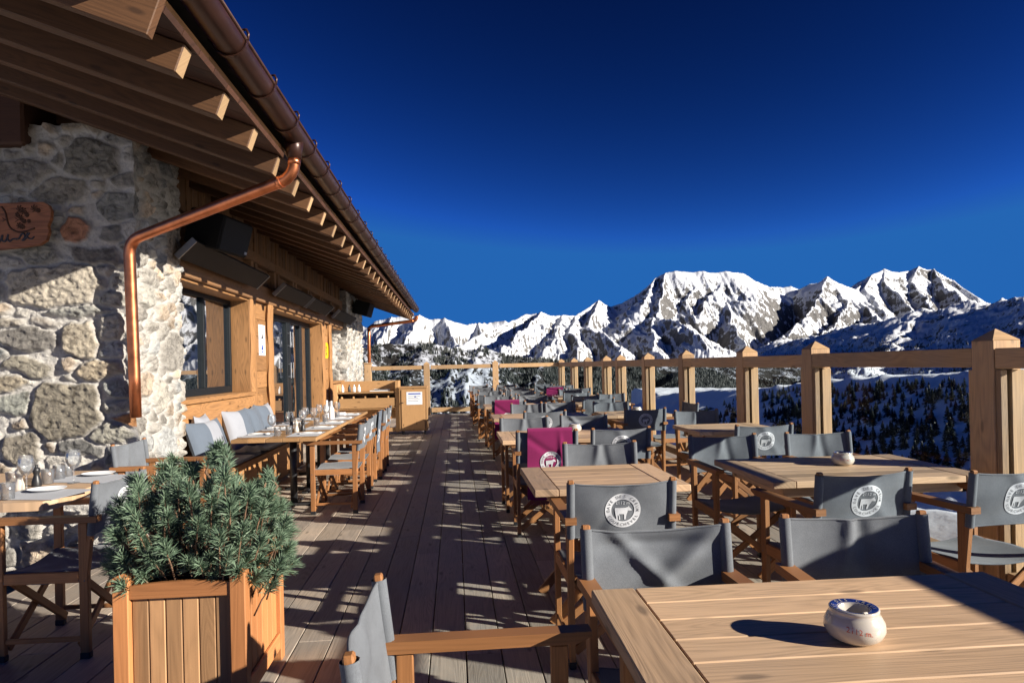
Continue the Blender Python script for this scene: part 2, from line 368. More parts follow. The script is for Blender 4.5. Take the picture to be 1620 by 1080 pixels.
    def prism(s, out, z0, z1, mi=0, var=None, uvs=1.0, ax='x'):
        """polygon extruded from z0 to z1 (counter-clockwise outline)"""
        if var is None: var = random.random()
        a = len(s.v); n = len(out)
        for z in (z0, z1):
            for x, y in out: s.v.append((x, y, z))
        uv = [((x, y) if ax == 'x' else (y, x)) for x, y in out]
        s.face([a+n+i for i in range(n)], uv, var, mi); s.face([a+i for i in range(n)][::-1], uv[::-1], var, mi)
        for i in range(n):
            j = (i+1) % n; s.face((a+i, a+j, a+n+j, a+n+i), [uv[i], uv[j], uv[j], uv[i]], var, mi)
    def sheet(s, fn, nu, nv, mi=0, var=0.5, sm=True, flip=False, uvk=1.0):
        a = len(s.v)
        for j in range(nv+1):
            for i in range(nu+1): s.v.append(tuple(fn(i/nu, j/nv)))
        for j in range(nv):
            for i in range(nu):
                q = [a+j*(nu+1)+i, a+j*(nu+1)+i+1, a+(j+1)*(nu+1)+i+1, a+(j+1)*(nu+1)+i]
                uv = [(i/nu*uvk, j/nv*uvk), ((i+1)/nu*uvk, j/nv*uvk), ((i+1)/nu*uvk, (j+1)/nv*uvk), (i/nu*uvk, (j+1)/nv*uvk)]
                if flip: q = q[::-1]; uv = uv[::-1]
                s.face(q, uv, var, mi, sm)
    def mesh(s, name, mats):
        me = bpy.data.meshes.new(name); me.from_pydata(s.v, [], s.f)
        if not isinstance(mats, (list, tuple)): mats = [mats]
        for mt in mats: me.materials.append(M[mt] if isinstance(mt, str) else mt)
        uvl = me.uv_layers.new(name="grain")
        uvl.data.foreach_set("uv", np.array([c for f in s.uv for t in f for c in t], dtype=np.float32))
        at = me.attributes.new("var", 'FLOAT', 'FACE'); at.data.foreach_set("value", np.array(s.var, dtype=np.float32))
        me.polygons.foreach_set("material_index", np.array(s.mi, dtype=np.int32))
        me.polygons.foreach_set("use_smooth", np.array(s.sm, dtype=bool))
        me.update(); return me
    def build(s, name, mats, parent=None):
        return link(name, s.mesh(name, mats), parent)
def link(name, me, parent=None):
    o = bpy.data.objects.new(name, me); scene.collection.objects.link(o)
    if parent is not None: o.parent = parent
    return o
def tag(o, label=None, cat=None, group=None, kind=None):
    if label: o["label"] = label
    if cat: o["category"] = cat
    if group: o["group"] = group
    if kind: o["kind"] = kind
    return o
def thing(name, label, cat, loc=(0, 0, 0), rz=0.0, group=None):
    o = bpy.data.objects.new(name, None); scene.collection.objects.link(o)
    o.location = loc; o.rotation_euler = (0, 0, rz)
    return tag(o, label, cat, group)
KIDS = {}
def kids(o):
    return [c for c in scene.collection.objects if c.parent is o]
def copy_tree(root, loc, rz=0.0, label=None, group=None, skip=()):
    tree = TREE.get(root.name) or TREE.setdefault(root.name, [(c, kids(c)) for c in kids(root)])
    r = root.copy(); scene.collection.objects.link(r); r.location = loc; r.rotation_euler = (0, 0, rz)
    if label: r["label"] = label
    if group: r["group"] = group
    for c, gs in tree:
        if c.name.split('.')[0] in skip: continue
        d = c.copy(); scene.collection.objects.link(d); d.parent = r
        for g in gs:
            e = g.copy(); scene.collection.objects.link(e); e.parent = d
    return r
TREE = {}
def grid_mesh(name, P, mat, attrs=None, smooth=True, flip=False):
    """P: (nv, nu, 3) array of points"""
    nv, nu = P.shape[:2]
    me = bpy.data.meshes.new(name); me.vertices.add(nu*nv); me.vertices.foreach_set("co", P.reshape(-1).astype(np.float32))
    i = np.arange(nu*nv).reshape(nv, nu)
    q = np.stack([i[:-1, :-1], i[:-1, 1:], i[1:, 1:], i[1:, :-1]], -1).reshape(-1, 4)
    if flip: q = q[:, ::-1]
    nf = len(q); me.loops.add(nf*4); me.loops.foreach_set("vertex_index", q.reshape(-1).astype(np.int32))
    me.polygons.add(nf); me.polygons.foreach_set("loop_start", np.arange(0, nf*4, 4, dtype=np.int32)); me.polygons.foreach_set("loop_total", np.full(nf, 4, dtype=np.int32))
    me.update(calc_edges=True); me.polygons.foreach_set("use_smooth", np.full(nf, smooth))
    for k, (typ, arr) in (attrs or {}).items():
        a = me.attributes.new(k, typ, 'POINT')
        if typ == 'FLOAT_COLOR': a.data.foreach_set("color", arr.reshape(-1).astype(np.float32))
        else: a.data.foreach_set("value", arr.reshape(-1).astype(np.float32))
    me.materials.append(M[mat] if isinstance(mat, str) else mat); me.update()
    return me
def text_polys(body, size):
    cu = bpy.data.curves.new("glyph", 'FONT'); cu.body = body; cu.size = size; cu.align_x = 'CENTER'; cu.resolution_u = 2
    ob = bpy.data.objects.new("glyph", cu); scene.collection.objects.link(ob)
    dg = bpy.context.evaluated_depsgraph_get(); me = bpy.data.meshes.new_from_object(ob.evaluated_get(dg))
    v = [(a.co.x, a.co.y) for a in me.vertices]; f = [tuple(p.vertices) for p in me.polygons]
    bpy.data.objects.remove(ob); bpy.data.curves.remove(cu); bpy.data.meshes.remove(me)
    return v, f
# numpy noise -------------------------------------------------------
_rng = np.random.RandomState(3); _perm = _rng.permutation(512); _grad = _rng.uniform(0, 2*np.pi, 512)
def gnoise(x, y):
    xi = np.floor(x).astype(int); yi = np.floor(y).astype(int); xf = x-xi; yf = y-yi
    def g(ix, iy, dx, dy):
        h = _perm[(_perm[ix % 512] + iy) % 512]; a = _grad[h]; return np.cos(a)*dx+np.sin(a)*dy
    u = xf*xf*xf*(xf*(xf*6-15)+10); v = yf*yf*yf*(yf*(yf*6-15)+10)
    a = g(xi, yi, xf, yf); b = g(xi+1, yi, xf-1, yf); c = g(xi, yi+1, xf, yf-1); d = g(xi+1, yi+1, xf-1, yf-1)
    return (a*(1-u)+b*u)*(1-v)+(c*(1-u)+d*u)*v
def fbm(x, y, o=5, g=0.5):
    s = 0; a = 1.0
    for i in range(o): s = s+a*gnoise(x*2**i+i*17.3, y*2**i+i*9.1); a *= g
    return s
def ridged(x, y, o=5, g=0.5):
    s = 0; a = 1.0
    for i in range(o): s = s+a*(1-2*np.abs(gnoise(x*2**i+i*31.7, y*2**i+i*5.3))*1.6); a *= g
    return s/2
# ================================================================== MOUNTAINS
def seg_field(X, Y, lines, k, wob=0.0, pw=1.0):
    H = np.full(X.shape, -1e9)
    for pts in lines:
        kk = k
        if isinstance(pts, dict): kk = pts['k']; pts = pts['p']
        for (a, b) in zip(pts, pts[1:]):
            ax, ay, az = a; bx, by, bz = b
            dx, dy = bx-ax, by-ay; L2 = dx*dx+dy*dy+1e-9
            t = np.clip(((X-ax)*dx+(Y-ay)*dy)/L2, 0, 1)
            d = np.hypot(X-(ax+t*dx), Y-(ay+t*dy))
            H = np.maximum(H, az+(bz-az)*t - kk*d**pw)
    return H
def K(*t): return [PT(px, y, d*1000.0) for px, y, d in t]
def zgrid(px0, px1, n, zs):
    tx = (np.linspace(px0, px1, n)-720.0)/1054.0
    ZC, TX = np.meshgrid(zs, tx, indexing='ij'); X = TX*ZC; Y = (ZC-SN*X)/CS
    return X, Y
# -- far massif and the ranges beside it
far = [
 K((430, 560, 14), (520, 528, 13.5), (584, 514, 13), (596, 506, 13), (622, 500, 13), (666, 497, 13), (681, 504, 13), (705, 502, 13), (720, 508, 13), (741, 513, 13), (757, 510, 13.3), (777, 510, 13.5), (801, 507, 13.5), (806, 510, 13.5), (840, 520, 13.5)),
 K((622, 500, 13), (606, 530, 12), (590, 556, 11)), K((666, 497, 13), (655, 520, 12), (640, 548, 11)), K((705, 502, 13), (712, 530, 12), (735, 552, 11)), K((757, 510, 13.3), (770, 538, 12)),
 K((700, 560, 6.6), (726, 548, 7), (762, 527, 7.3), (803, 511, 7.7), (822, 503, 7.9), (834, 497, 8), (846, 496, 8), (858, 493, 8), (873, 500, 8.1), (891, 498, 8.2), (912, 499, 8.4), (933, 487, 8.6), (942, 480, 8.8), (950, 475, 8.9), (958, 481, 8.9), (967, 485, 9), (986, 480, 9), (1004, 469, 9), (1024, 456, 9), (1040, 440, 9), (1056, 432, 9), (1071, 428, 9), (1094, 431, 9), (1113, 429, 9), (1133, 432, 9), (1154, 429, 9), (1164, 431, 9.1), (1180, 433, 9.2), (1198, 445, 9.3), (1219, 453, 9.5), (1237, 454, 9.6), (1255, 453, 9.6), (1266, 458, 9.6), (1284, 449, 9.4), (1299, 447, 9.3), (1312, 437, 9.2), (1327, 447, 9.2), (1340, 452, 9.3), (1356, 458, 9.5), (1369, 448, 9.8), (1383, 434, 10), (1392, 431, 10.1), (1402, 425, 10.2), (1413, 430, 10.3), (1426, 431, 10.4), (1441, 428, 10.5), (1457, 421, 10.5), (1469, 426, 10.5), (1480, 425, 10.5), (1493, 434, 10.4), (1511, 443, 10.3), (1527, 456, 10.1), (1550, 470, 9.8), (1563, 478, 9.7), (1600, 486, 9.5), (1700, 500, 9.5), (1900, 500, 9.5)),
 K((858, 493, 8), (838, 515, 7.3), (815, 538, 6.7), (795, 556, 6.2)), K((891, 498, 8.2), (882, 522, 7.3), (868, 548, 6.5), (855, 575, 5.9)),
 K((912, 499, 8.4), (905, 530, 7.2), (915, 560, 6.2)),
 K((950, 475, 8.9), (940, 497, 8.2), (933, 516, 7.7), (958, 530, 7.1), (982, 545, 6.6), (985, 572, 6)),
 K((1040, 440, 9), (1022, 470, 8.5), (1005, 495, 8.0)), K((1056, 432, 9), (1050, 455, 8.6), (1042, 480, 8.2), (1040, 500, 7.8), (1062, 506, 7.4)),
 K((1062, 506, 7.4), (1086, 510, 7.0), (1100, 525, 6.7), (1125, 555, 6.2), (1150, 578, 5.9)), K((1040, 500, 7.8), (1030, 530, 7.0), (1045, 570, 6.2)),
 K((1113, 429, 9), (1105, 455, 8.7), (1085, 480, 8.3)), K((1154, 429, 9), (1140, 455, 8.7), (1118, 478, 8.3), (1108, 492, 8.0)),
 K((1180, 434, 9.2), (1176, 462, 8.8), (1150, 482, 8.4), (1160, 515, 7.6), (1180, 548, 6.7)),
 K((1312, 437, 9.2), (1303, 460, 8.8), (1290, 485, 8.3), (1265, 515, 7.7), (1235, 535, 7.2), (1205, 552, 6.6), (1190, 572, 6)),
 K((1327, 447, 9.2), (1336, 475, 8.7), (1330, 505, 8.0), (1300, 532, 7.2)), K((1356, 458, 9.5), (1365, 480, 8.8), (1385, 500, 8.1), (1400, 520, 7.4)),
 K((1383, 434, 10), (1370, 455, 9.5), (1385, 478, 9.0), (1405, 498, 8.3)),
 K((1402, 425, 10.2), (1403, 450, 9.7), (1432, 475, 9.1), (1450, 500, 8.4)),
 K((1457, 421, 10.5), (1446, 445, 10.0), (1462, 470, 9.3), (1480, 492, 8.6)),
 K((1480, 425, 10.5), (1500, 452, 9.8), (1528, 480, 9.0)),
]
zs = np.concatenate([np.linspace(4300, 6200, 22), np.linspace(6250, 10800, 190), np.linspace(10900, 16000, 60)])
X, Y = zgrid(330, 1950, 1350, zs)
wx = fbm(X/700, Y/700, 3)*170; wy = fbm(X/700+40, Y/700+11, 3)*170
D = np.hypot(X, Y)
kv = np.clip(0.92+0.9*fbm(X/1300+3, Y/1300, 2), 0.6, 1.35)
Hf = seg_field(X+wx*0.5, Y+wy*0.5, far, kv)
Hb = seg_field(X, Y, far, kv)
crest = far[5]
cd = np.full(X.shape, 1e9)
for pl in (far[0], far[5]):
    for a, b in zip(pl, pl[1:]):
        dx, dy = b[0]-a[0], b[1]-a[1]; t = np.clip(((X-a[0])*dx+(Y-a[1])*dy)/(dx*dx+dy*dy), 0, 1)
        cd = np.minimum(cd, np.hypot(X-a[0]-t*dx, Y-a[1]-t*dy))
wgt = np.clip(cd/500, 0, 1)
Hm = Hb*(1-wgt)+Hf*wgt
Hm = np.maximum(Hm, -420+D*0.03)
rn = ridged(X/620, Y/620, 6, 0.52); rn2 = ridged(X/210+9, Y/210, 4, 0.55)
Hm = Hm + (rn-0.35)*44*(0.1+0.9*wgt) + (ridged(X/170+wy/400, Y/900, 4, 0.55)-0.3)*52*(0.2+0.8*wgt) + (ridged(X/75, Y/150, 3, 0.6)-.3)*22*(.3+.7*wgt)
M['alp'] = alp_mat("alpine_rock_and_snow", 0.009, 0.64, 0.68, speck=0.46, snowc=(0.72, 0.74, 0.78))
mo = link("mountains", grid_mesh("mountains", np.stack([X, Y, Hm], -1), 'alp')); tag(mo, "jagged snow covered mountain range with bare rock faces", kind='structure')
# -- gentler snow shoulder on the right
sh = [K((1110, 578, 5.6), (1150, 570, 5.2), (1180, 563, 5.0), (1215, 548, 4.6), (1252, 533, 4.3), (1330, 522, 3.9), (1407, 509, 3.5), (1459, 491, 3.3), (1500, 486, 3.1), (1532, 480, 3.0), (1580, 481, 2.85), (1620, 471, 2.7), (1750, 452, 2.3), (1950, 440, 1.9)),
      K((1459, 491, 3.3), (1420, 540, 2.7), (1370, 580, 2.3))]
X, Y = zgrid(1040, 1950, 420, np.linspace(1500, 6000, 260))
Hs = seg_field(X, Y, sh, 0.40)
Hs = np.maximum(Hs, -380+0*X) + (ridged(X/260, Y/260, 6, 0.55)-0.4)*42
M['shoulder'] = alp_mat("snow_shoulder", 0.016, 0.70, 0.78, speck=0.95, snowc=(0.76, 0.78, 0.82))
mo = link("snow_shoulder", grid_mesh("snow_shoulder", np.stack([X, Y, Hs], -1), 'shoulder')); tag(mo, "long wind scoured snow shoulder below the right hand peaks", kind='structure')
# -- forested foothill on the left and in the valley
fh = [K((380, 545, 2.3), (500, 548, 2.35), (585, 552, 2.4), (617, 544, 2.4), (674, 545, 2.45), (726, 550, 2.5), (764, 550, 2.5), (785, 558, 2.5), (803, 564, 2.5), (855, 570, 2.5), (876, 572, 2.5), (950, 575, 2.6), (1000, 572, 2.7), (1100, 574, 2.8), (1200, 572, 2.8), (1400, 570, 2.8)),
      K((585, 552, 2.4), (560, 610, 1.7)), K((674, 545, 2.45), (650, 600, 1.8), (640, 680, 1.3)), K((764, 550, 2.5), (735, 600, 1.8), (740, 680, 1.3)), K((726, 550, 2.5), (700, 640, 1.5)),
      K((855, 570, 2.5), (840, 640, 1.6)), K((950, 575, 2.6), (930, 640, 1.7)), K((1100, 574, 2.8), (1080, 625, 1.9))]
def HFOR(X, Y):
    h = seg_field(X, Y, fh, 0.42)
    return np.maximum(h, -330.0) + (ridged(X/150, Y/150, 5, 0.5)-0.4)*26
X, Y = zgrid(360, 1450, 420, np.linspace(900, 3000, 230)); Hh = HFOR(X, Y)
_px = 720+X/((X*SN+Y*CS))*1054
_st = np.clip(ridged(_px/9+fbm(X/200, Y/200, 2)*3, Y/900, 3)*1.6-0.35, 0, 1)*np.exp(-((_px-745)/52)**2)+.35*np.clip(ridged(_px/14+3, Y/700, 3)*1.6-0.5, 0, 1)*(_px < 700)
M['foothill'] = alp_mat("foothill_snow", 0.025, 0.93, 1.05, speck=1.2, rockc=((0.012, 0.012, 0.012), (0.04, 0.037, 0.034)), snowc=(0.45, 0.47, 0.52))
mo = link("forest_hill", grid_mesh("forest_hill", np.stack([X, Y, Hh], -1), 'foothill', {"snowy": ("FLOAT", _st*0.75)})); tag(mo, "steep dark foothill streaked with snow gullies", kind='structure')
# -- near hillside across the little valley on the right
nh = [K((1040, 626, 1.2), (1060, 624, 1.1), (1099, 620, 0.9), (1164, 618, 0.75), (1208, 615, 0.62), (1264, 610, 0.5), (1320, 603, 0.42), (1400, 600, 0.35), (1480, 598, 0.29), (1560, 595, 0.24), (1700, 592, 0.19), (1900, 590, 0.15))]
def HNEAR(X, Y):
    h = np.full(X.shape, -1e9); best = np.full(X.shape, 1e9)
    for (a, q) in zip(nh[0], nh[0][1:]):                 # steep on the valley side, a flat bench with the ski run behind
        dx, dy = q[0]-a[0], q[1]-a[1]; t = np.clip(((X-a[0])*dx+(Y-a[1])*dy)/(dx*dx+dy*dy), 0, 1)
        d = np.hypot(X-a[0]-t*dx, Y-a[1]-t*dy); zz = a[2]+(q[2]-a[2])*t
        right = dx*(Y-a[1])-dy*(X-a[0]) > 0
        e = np.where(right, zz+0.012*np.minimum(d, 260)-0.25*np.maximum(d-260, 0), zz-0.41*d-0.02*np.minimum(d, 12))
        m = d < best; h = np.where(m, e, h); best = np.where(m, d, best)
    s = ridged(X/55, Y/55, 4, 0.5)*5 + fbm(X/20, Y/20, 3)*1.6
    return np.maximum(h, -150.0) + s*np.clip((nh[0][0][0]*0 + 1), 0, 1)*0.6
X, Y = zgrid(940, 2100, 300, np.geomspace(60, 1500, 300)); Hn = HNEAR(X, Y)
M['piste'] = alp_mat("piste_snow", 0.09, 0.10, 0.2, speck=0.1, snowc=(0.86, 0.87, 0.90))
mo = link("snow_slope", grid_mesh("snow_slope", np.stack([X, Y, Hn], -1), 'piste')); tag(mo, "snowy hillside with a ski run along its top", kind='structure')
# -- valley floor out to the horizon
X, Y = np.meshgrid(np.linspace(-30000, 30000, 40), np.linspace(-20000, 45000, 40)); 
g = grid_mesh("ground", np.stack([X, Y, np.full(X.shape, -430.0)], -1), 'snow'); tag(link("ground", g), "snow covered valley floor", kind='structure')
# -- snow bank that carries the terrace
xs = np.concatenate([np.linspace(-14, 2.6, 14), np.linspace(2.8, 9, 70), np.geomspace(9.3, 60, 24)]); ys = np.linspace(-12, 34, 210)
X, Y = np.meshgrid(xs, ys)
def HBANK(X, Y):
    h = -0.42 - 0.07*np.maximum(X-3, 0) - 0.62*np.maximum(X-6.3, 0) - 0.55*np.maximum(Y-20.6, 0) - 0.1*np.maximum(Y-6.5, 0)*(X > 2)*np.clip((X-2.8)/3, 0, 1)
    lump = np.exp(-((X-4.6)/1.1)**2 - ((Y-6.3)/1.6)**2)*0.42 + np.exp(-((X-3.9)/0.8)**2 - ((Y-4.2)/0.9)**2)*0.30 + np.exp(-((X-5.4)/0.9)**2-((Y-4.0)/1.5)**2)*0.3
    return h + lump + fbm(X*0.9, Y*0.9, 5)*0.16*(X > 2.5)
g = grid_mesh("snow_bank", np.stack([X, Y, HBANK(X, Y)], -1), 'snow'); tag(link("snow_bank", g), "lumpy snow bank beside the terrace", kind='structure')

# ---- spruces: one by one on the near hillside
def spruce(seed, tiers, nb):
    R = random.Random(seed); t = MB(); t.tube([(0, 0, -0.6), (0, 0, 0.5), (0, 0, 0.97)], [0.022, 0.018, 0.003], 5, sm=False)
    c = MB()
    for i in range(tiers):
        f = i/(tiers-1.0); z = 0.10+0.86*f; rr = (0.24*(1-f)**0.85+0.015)
        for b in range(nb):
            a = R.uniform(0, 6.283); r = rr*R.uniform(0.55, 1.15); dz = -0.06*R.uniform(0.4, 1.4)-0.15*r
            w = 0.05*R.uniform(0.6, 1.3)*(1-f*0.6); ca, sa = math.cos(a), math.sin(a)
            zz = z+R.uniform(-.03, .03); k = len(c.v)
            c.v += [(0, 0, zz+0.045), (ca*r*0.6-sa*w, sa*r*0.6+ca*w, zz+dz*0.4), (ca*r, sa*r, zz+dz), (ca*r*0.6+sa*w, sa*r*0.6-ca*w, zz+dz*0.4), (ca*r*0.55, sa*r*0.55, zz+dz*0.4-0.045)]
            c.face((k, k+1, k+2)); c.face((k, k+2, k+3)); c.face((k+1, k+4, k+2)); c.face((k+3, k+2, k+4))
    return t.mesh("trunk", 'dark_bark'), c.mesh("crown", 'spruce')
SP = [spruce(11, 13, 9), spruce(12, 12, 10), spruce(13, 14, 8), spruce(14, 11, 9)]
R = random.Random(5); cand = []
tries = 0; extra = []
while len(cand) < 5200 and tries < 60000:
    tries += 1
    px = R.uniform(1090, 1560); zc = math.exp(R.uniform(math.log(95), math.log(620)))
    x, y = W(px, zc); cand.append((px, zc, x, y))
ca = np.array([(c[2], c[3]) for c in cand]); hh = HNEAR(ca[:, 0], ca[:, 1]); dens = gnoise(ca[:, 0]/34, ca[:, 1]/34) + 0.5*gnoise(ca[:, 0]/12+7, ca[:, 1]/12)
ridge_y = lambda px: np.interp(px, [1040, 1099, 1164, 1208, 1264, 1320, 1400, 1480, 1560], [626, 620, 618, 615, 610, 603, 600, 598, 595])
n = 0; placed = []
order = sorted(range(len(cand)), key=lambda i: -dens[i])
grp = "spruces on the snowy hillside"
def visible(px, y):
    return any(a < px < b for a, b in ((1098, 1166), (1206, 1266), (1314, 1534), (1614, 1640)))
for i in order:
    px, zc, x, y = cand[i]; h = hh[i]; yy = hz(px)-(h-EYE)*F/zc
    if h < -130 or yy < ridge_y(px)+2+4*R.random() or yy > 775 or not visible(px, yy): continue
    if any((x-a)**2+(y-b)**2 < 4 for a, b in placed): continue
    if R.random() < 0.40 or len(placed) > 850: continue
    placed.append((x, y)); s = R.uniform(2.2, 6.4)*(1.1 if zc > 300 else 0.9)
    if yy-s*F/zc < ridge_y(px)-5: placed.pop(); continue
    if n >= 285 or zc > 330: extra.append((x, y, h, s)); continue
    k = R.randrange(4)
    o = bpy.data.objects.new("spruce_tree", None); scene.collection.objects.link(o); o.location = (x, y, h-0.3); o.scale = (s*1.45, s*1.45, s*R.uniform(0.85, 1.1)); o.rotation_euler = (0, 0, R.uniform(0, 6))
    tag(o, "small dark spruce standing in the snow of the shaded hillside beyond the railing", "tree", grp)
    link("trunk", SP[k][0], o); link("crown", SP[k][1], o); n += 1
# ---- far-off forest, one mass
def tiny_forest(name, pts, label):
    V = []; Fc = []; R = random.Random(9)
    for (x, y, z, s) in pts:
        r = s*0.2; k = len(V); a0 = R.uniform(0, 6)
        for j in range(5): a = a0+j*1.2566; V.append((x+r*math.cos(a)*R.uniform(.7, 1.2), y+r*math.sin(a)*R.uniform(.7, 1.2), z-s*0.1))
        V.append((x, y, z+s))
        for j in range(5): Fc.append((k+j, k+(j+1) % 5, k+5))
    me = bpy.data.meshes.new(name); me.from_pydata(V, [], Fc); me.materials.append(M['spruce']); me.update()
    tag(link(name, me), label, kind='stuff')
R2 = np.random.RandomState(4); nn = 150000
px = R2.uniform(500, 1260, nn); zc = R2.uniform(1150, 2620, nn); x = (px-720)*zc/1054; y = (zc-SN*x)/CS; h = HFOR(x, y)
gul = ridged(x/85, y/320+3, 3, 0.5); dn = fbm(x/260, y/260, 3)
keep = (gul < 0.34+0.25*dn) | (px > 860); keep &= (R2.rand(nn) < np.where(px > 870, 0.8, 0.55 - 0.25*np.clip((h-0)/90, 0, 1)))
st_ = np.clip(ridged(px/9+fbm(x/200, y/200, 2)*3, y/900, 3)*1.6-0.35, 0, 1)*np.exp(-((px-745)/52)**2)
keep &= st_ < .22
pts = [(a, b, c, s) for a, b, c, s, k in zip(x, y, h, R2.uniform(8, 16, nn), keep) if k]
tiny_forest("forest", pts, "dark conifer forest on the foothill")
nn = 9000; px = R2.uniform(1160, 1640, nn); zc = R2.uniform(1900, 4400, nn); x = (px-720)*zc/1054; y = (zc-SN*x)/CS; h = np.maximum(seg_field(x, y, sh, 0.40), -380)+(ridged(x/260, y/260, 6, 0.55)-0.4)*42
yy = 579-0.022*(px-720)-(h-EYE)*F/zc; keep = (yy > 540-0.03*(px-1200)+30*dn[:nn]) 
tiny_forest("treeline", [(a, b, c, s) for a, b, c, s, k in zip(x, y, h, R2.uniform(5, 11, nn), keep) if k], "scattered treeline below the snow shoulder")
def spruce_mass(pts):
    V = []; Fc = []
    for i, (x, y, z, s) in enumerate(pts):
        me = SP[i % 4][1]; k = len(V); a = i*1.7; c_, s_ = math.cos(a)*s*1.45, math.sin(a)*s*1.45
        V += [(x+v.co.x*c_-v.co.y*s_, y+v.co.x*s_+v.co.y*c_, z-.3+v.co.z*s) for v in me.vertices]; Fc += [tuple(k+j for j in p.vertices) for p in me.polygons]
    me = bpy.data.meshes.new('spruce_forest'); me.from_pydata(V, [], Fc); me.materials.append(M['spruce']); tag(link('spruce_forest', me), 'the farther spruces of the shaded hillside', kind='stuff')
spruce_mass(extra); print('spruces', n, len(extra))
# two little huts on the slope
def hut(px, y, zc, w, l, label):
    x, yv = W(px, zc); z = EYE-(y-hz(px))*zc/F; z = float(HNEAR(np.array([x]), np.array([yv]))[0])+0.3
    t = thing("mountain_hut", label, "hut", (x, yv, z), 0.5)
    b = MB(); b.box(-w/2, w/2, -l/2, l/2, -2.5, 2.2); b.build("wall", 'facade_dark', t)
    b = MB(); k = len(b.v); b.v += [(-w/2-.8, -l/2-.8, 2.0), (-w/2-.8, l/2+.8, 2.0), (0, -l/2-.8, 4.2), (0, l/2+.8, 4.2), (w/2+.8, -l/2-.8, 2.0), (w/2+.8, l/2+.8, 2.0)]
    b.v += [(a, c, d+0.5) for a, c, d in b.v[:6]]
    for q in ((0, 2, 3, 1), (2, 4, 5, 3), (6, 7, 9, 8), (8, 9, 11, 10), (0, 1, 7, 6), (4, 10, 11, 5), (0, 6, 8, 2), (2, 8, 10, 4), (1, 3, 9, 7), (3, 5, 11, 9)): b.face(q)
    b.build("roof", 'snow', t)
hut(1116, 609, 640, 12, 9, "long low mountain hut under snow beside the ski run")
hut(1214, 642, 330, 5, 4, "tiny snow roofed hut among the spruces below the ski run")

# ================================================================== TERRACE
mb = MB(); R = random.Random(2)
XL, XR, Y0, Y1 = -2.9, 3.32, -8.0, 19.75
bw = 0.172; x = XL; 
while x < XR:
    y = Y0 - R.uniform(0, 3)
    while y < Y1:
        L = R.uniform(2.4, 4.2); ye = min(y+L, Y1); dz = R.uniform(-.002, .0015)
        ys_ = max(y, Y0)
        if ye > ys_+0.02: mb.box(x+0.003, x+bw-0.003, ys_+0.002, ye-0.002, -0.045+dz, dz, 0.002 if ys_ < 9 else 0)
        y = ye
    x += bw
mb.build("deck", 'deck'); tag(bpy.data.objects["deck"], "weathered wooden terrace boards", kind='structure')
mb = MB()
for yy in np.arange(-7.8, 19.7, 0.6): mb.box(XL, XR-.02, yy, yy+0.07, -0.2, -0.047)
mb.box(XL, XR+0.03, 19.76, 19.8, -0.3, 0.0); mb.box(XR+0.03, XR+0.07, -8.0, 19.8, -0.4, 0.003)
mb.build("deck_joists", 'facade_dark'); tag(bpy.data.objects["deck_joists"], "joists below the terrace boards", kind='structure')

def post_mesh(w=0.17, d=0.16, h=1.55, z0=-0.3):
    b = MB(); b.box(-w/2, w/2, -d/2, d/2, z0, h-0.07, 0.004); return b.mesh("post", 'post')
def cap_mesh(w=0.17, d=0.16, h=1.55):
    b = MB(); a = w/2; c = d/2; z = h-0.0695; k = 0
    b.v += [(-a, -c, z), (a, -c, z), (a, c, z), (-a, c, z), (0, 0, h)]
    u, v = random.uniform(0, 9), random.uniform(0, 9)
    for i in range(4): b.face((i, (i+1) % 4, 4), [(u, v), (u+.16, v), (u+.08, v+.09)], 0.7)
    b.face((3, 2, 1, 0)); return b.mesh("cap", 'post')
# side railing along the right edge
rail = thing("glass_railing", "long wooden railing with glass panels along the right edge of the terrace", "railing", (3.14, 0, 0))
zcs = [3214.0/d for d in (850, 562.5, 454, 359, 299, 256, 234, 205, 183.7, 165.5)]
ypost = [(z-0.0855*3.05)/CS+0.08 for z in zcs]; ypost = [ypost[0]-1.88*k for k in (6, 5, 4, 3, 2, 1)] + ypost
ypost[-1] = 19.5
pm = [post_mesh() for _ in range(4)]; cm = [cap_mesh() for _ in range(3)]
bm_ = MB()
for s in (-1, 1):                                              # battens that clasp the glass
    bm_.box(-0.075, -0.035, s*0.081, s*0.118, 0.02, 1.31, 0.002); bm_.box(-0.012, 0.065, s*0.081, s*0.124, 0.02, 1.31, 0.002)
battens = bm_.mesh("batten", 'post')
for i, yp in enumerate(ypost):
    p_ = link("post", pm[i % 4], rail); p_.location = (0, yp, 0)
    c_ = link("cap", cm[i % 3], p_); b_ = link("batten", battens, p_)
for a, b in zip(ypost, ypost[1:]):
    m_ = MB(); jog = random.uniform(-.006, .006)
    m_.box(-0.08, 0.055, a+0.083, b-0.083, 1.322+jog, 1.437+jog, 0.004); m_.build("rail", 'post', rail)
    m_ = MB(); m_.box(-0.07, 0.05, a+0.126, b-0.126, 0.08, 0.17, 0.003); m_.build("bottom_rail", 'post', rail)
    m_ = MB(); m_.box(-0.03, -0.018, a+0.09, b-0.09, 0.172, 1.318); m_.build("glass_panel", 'rail_glass', rail)
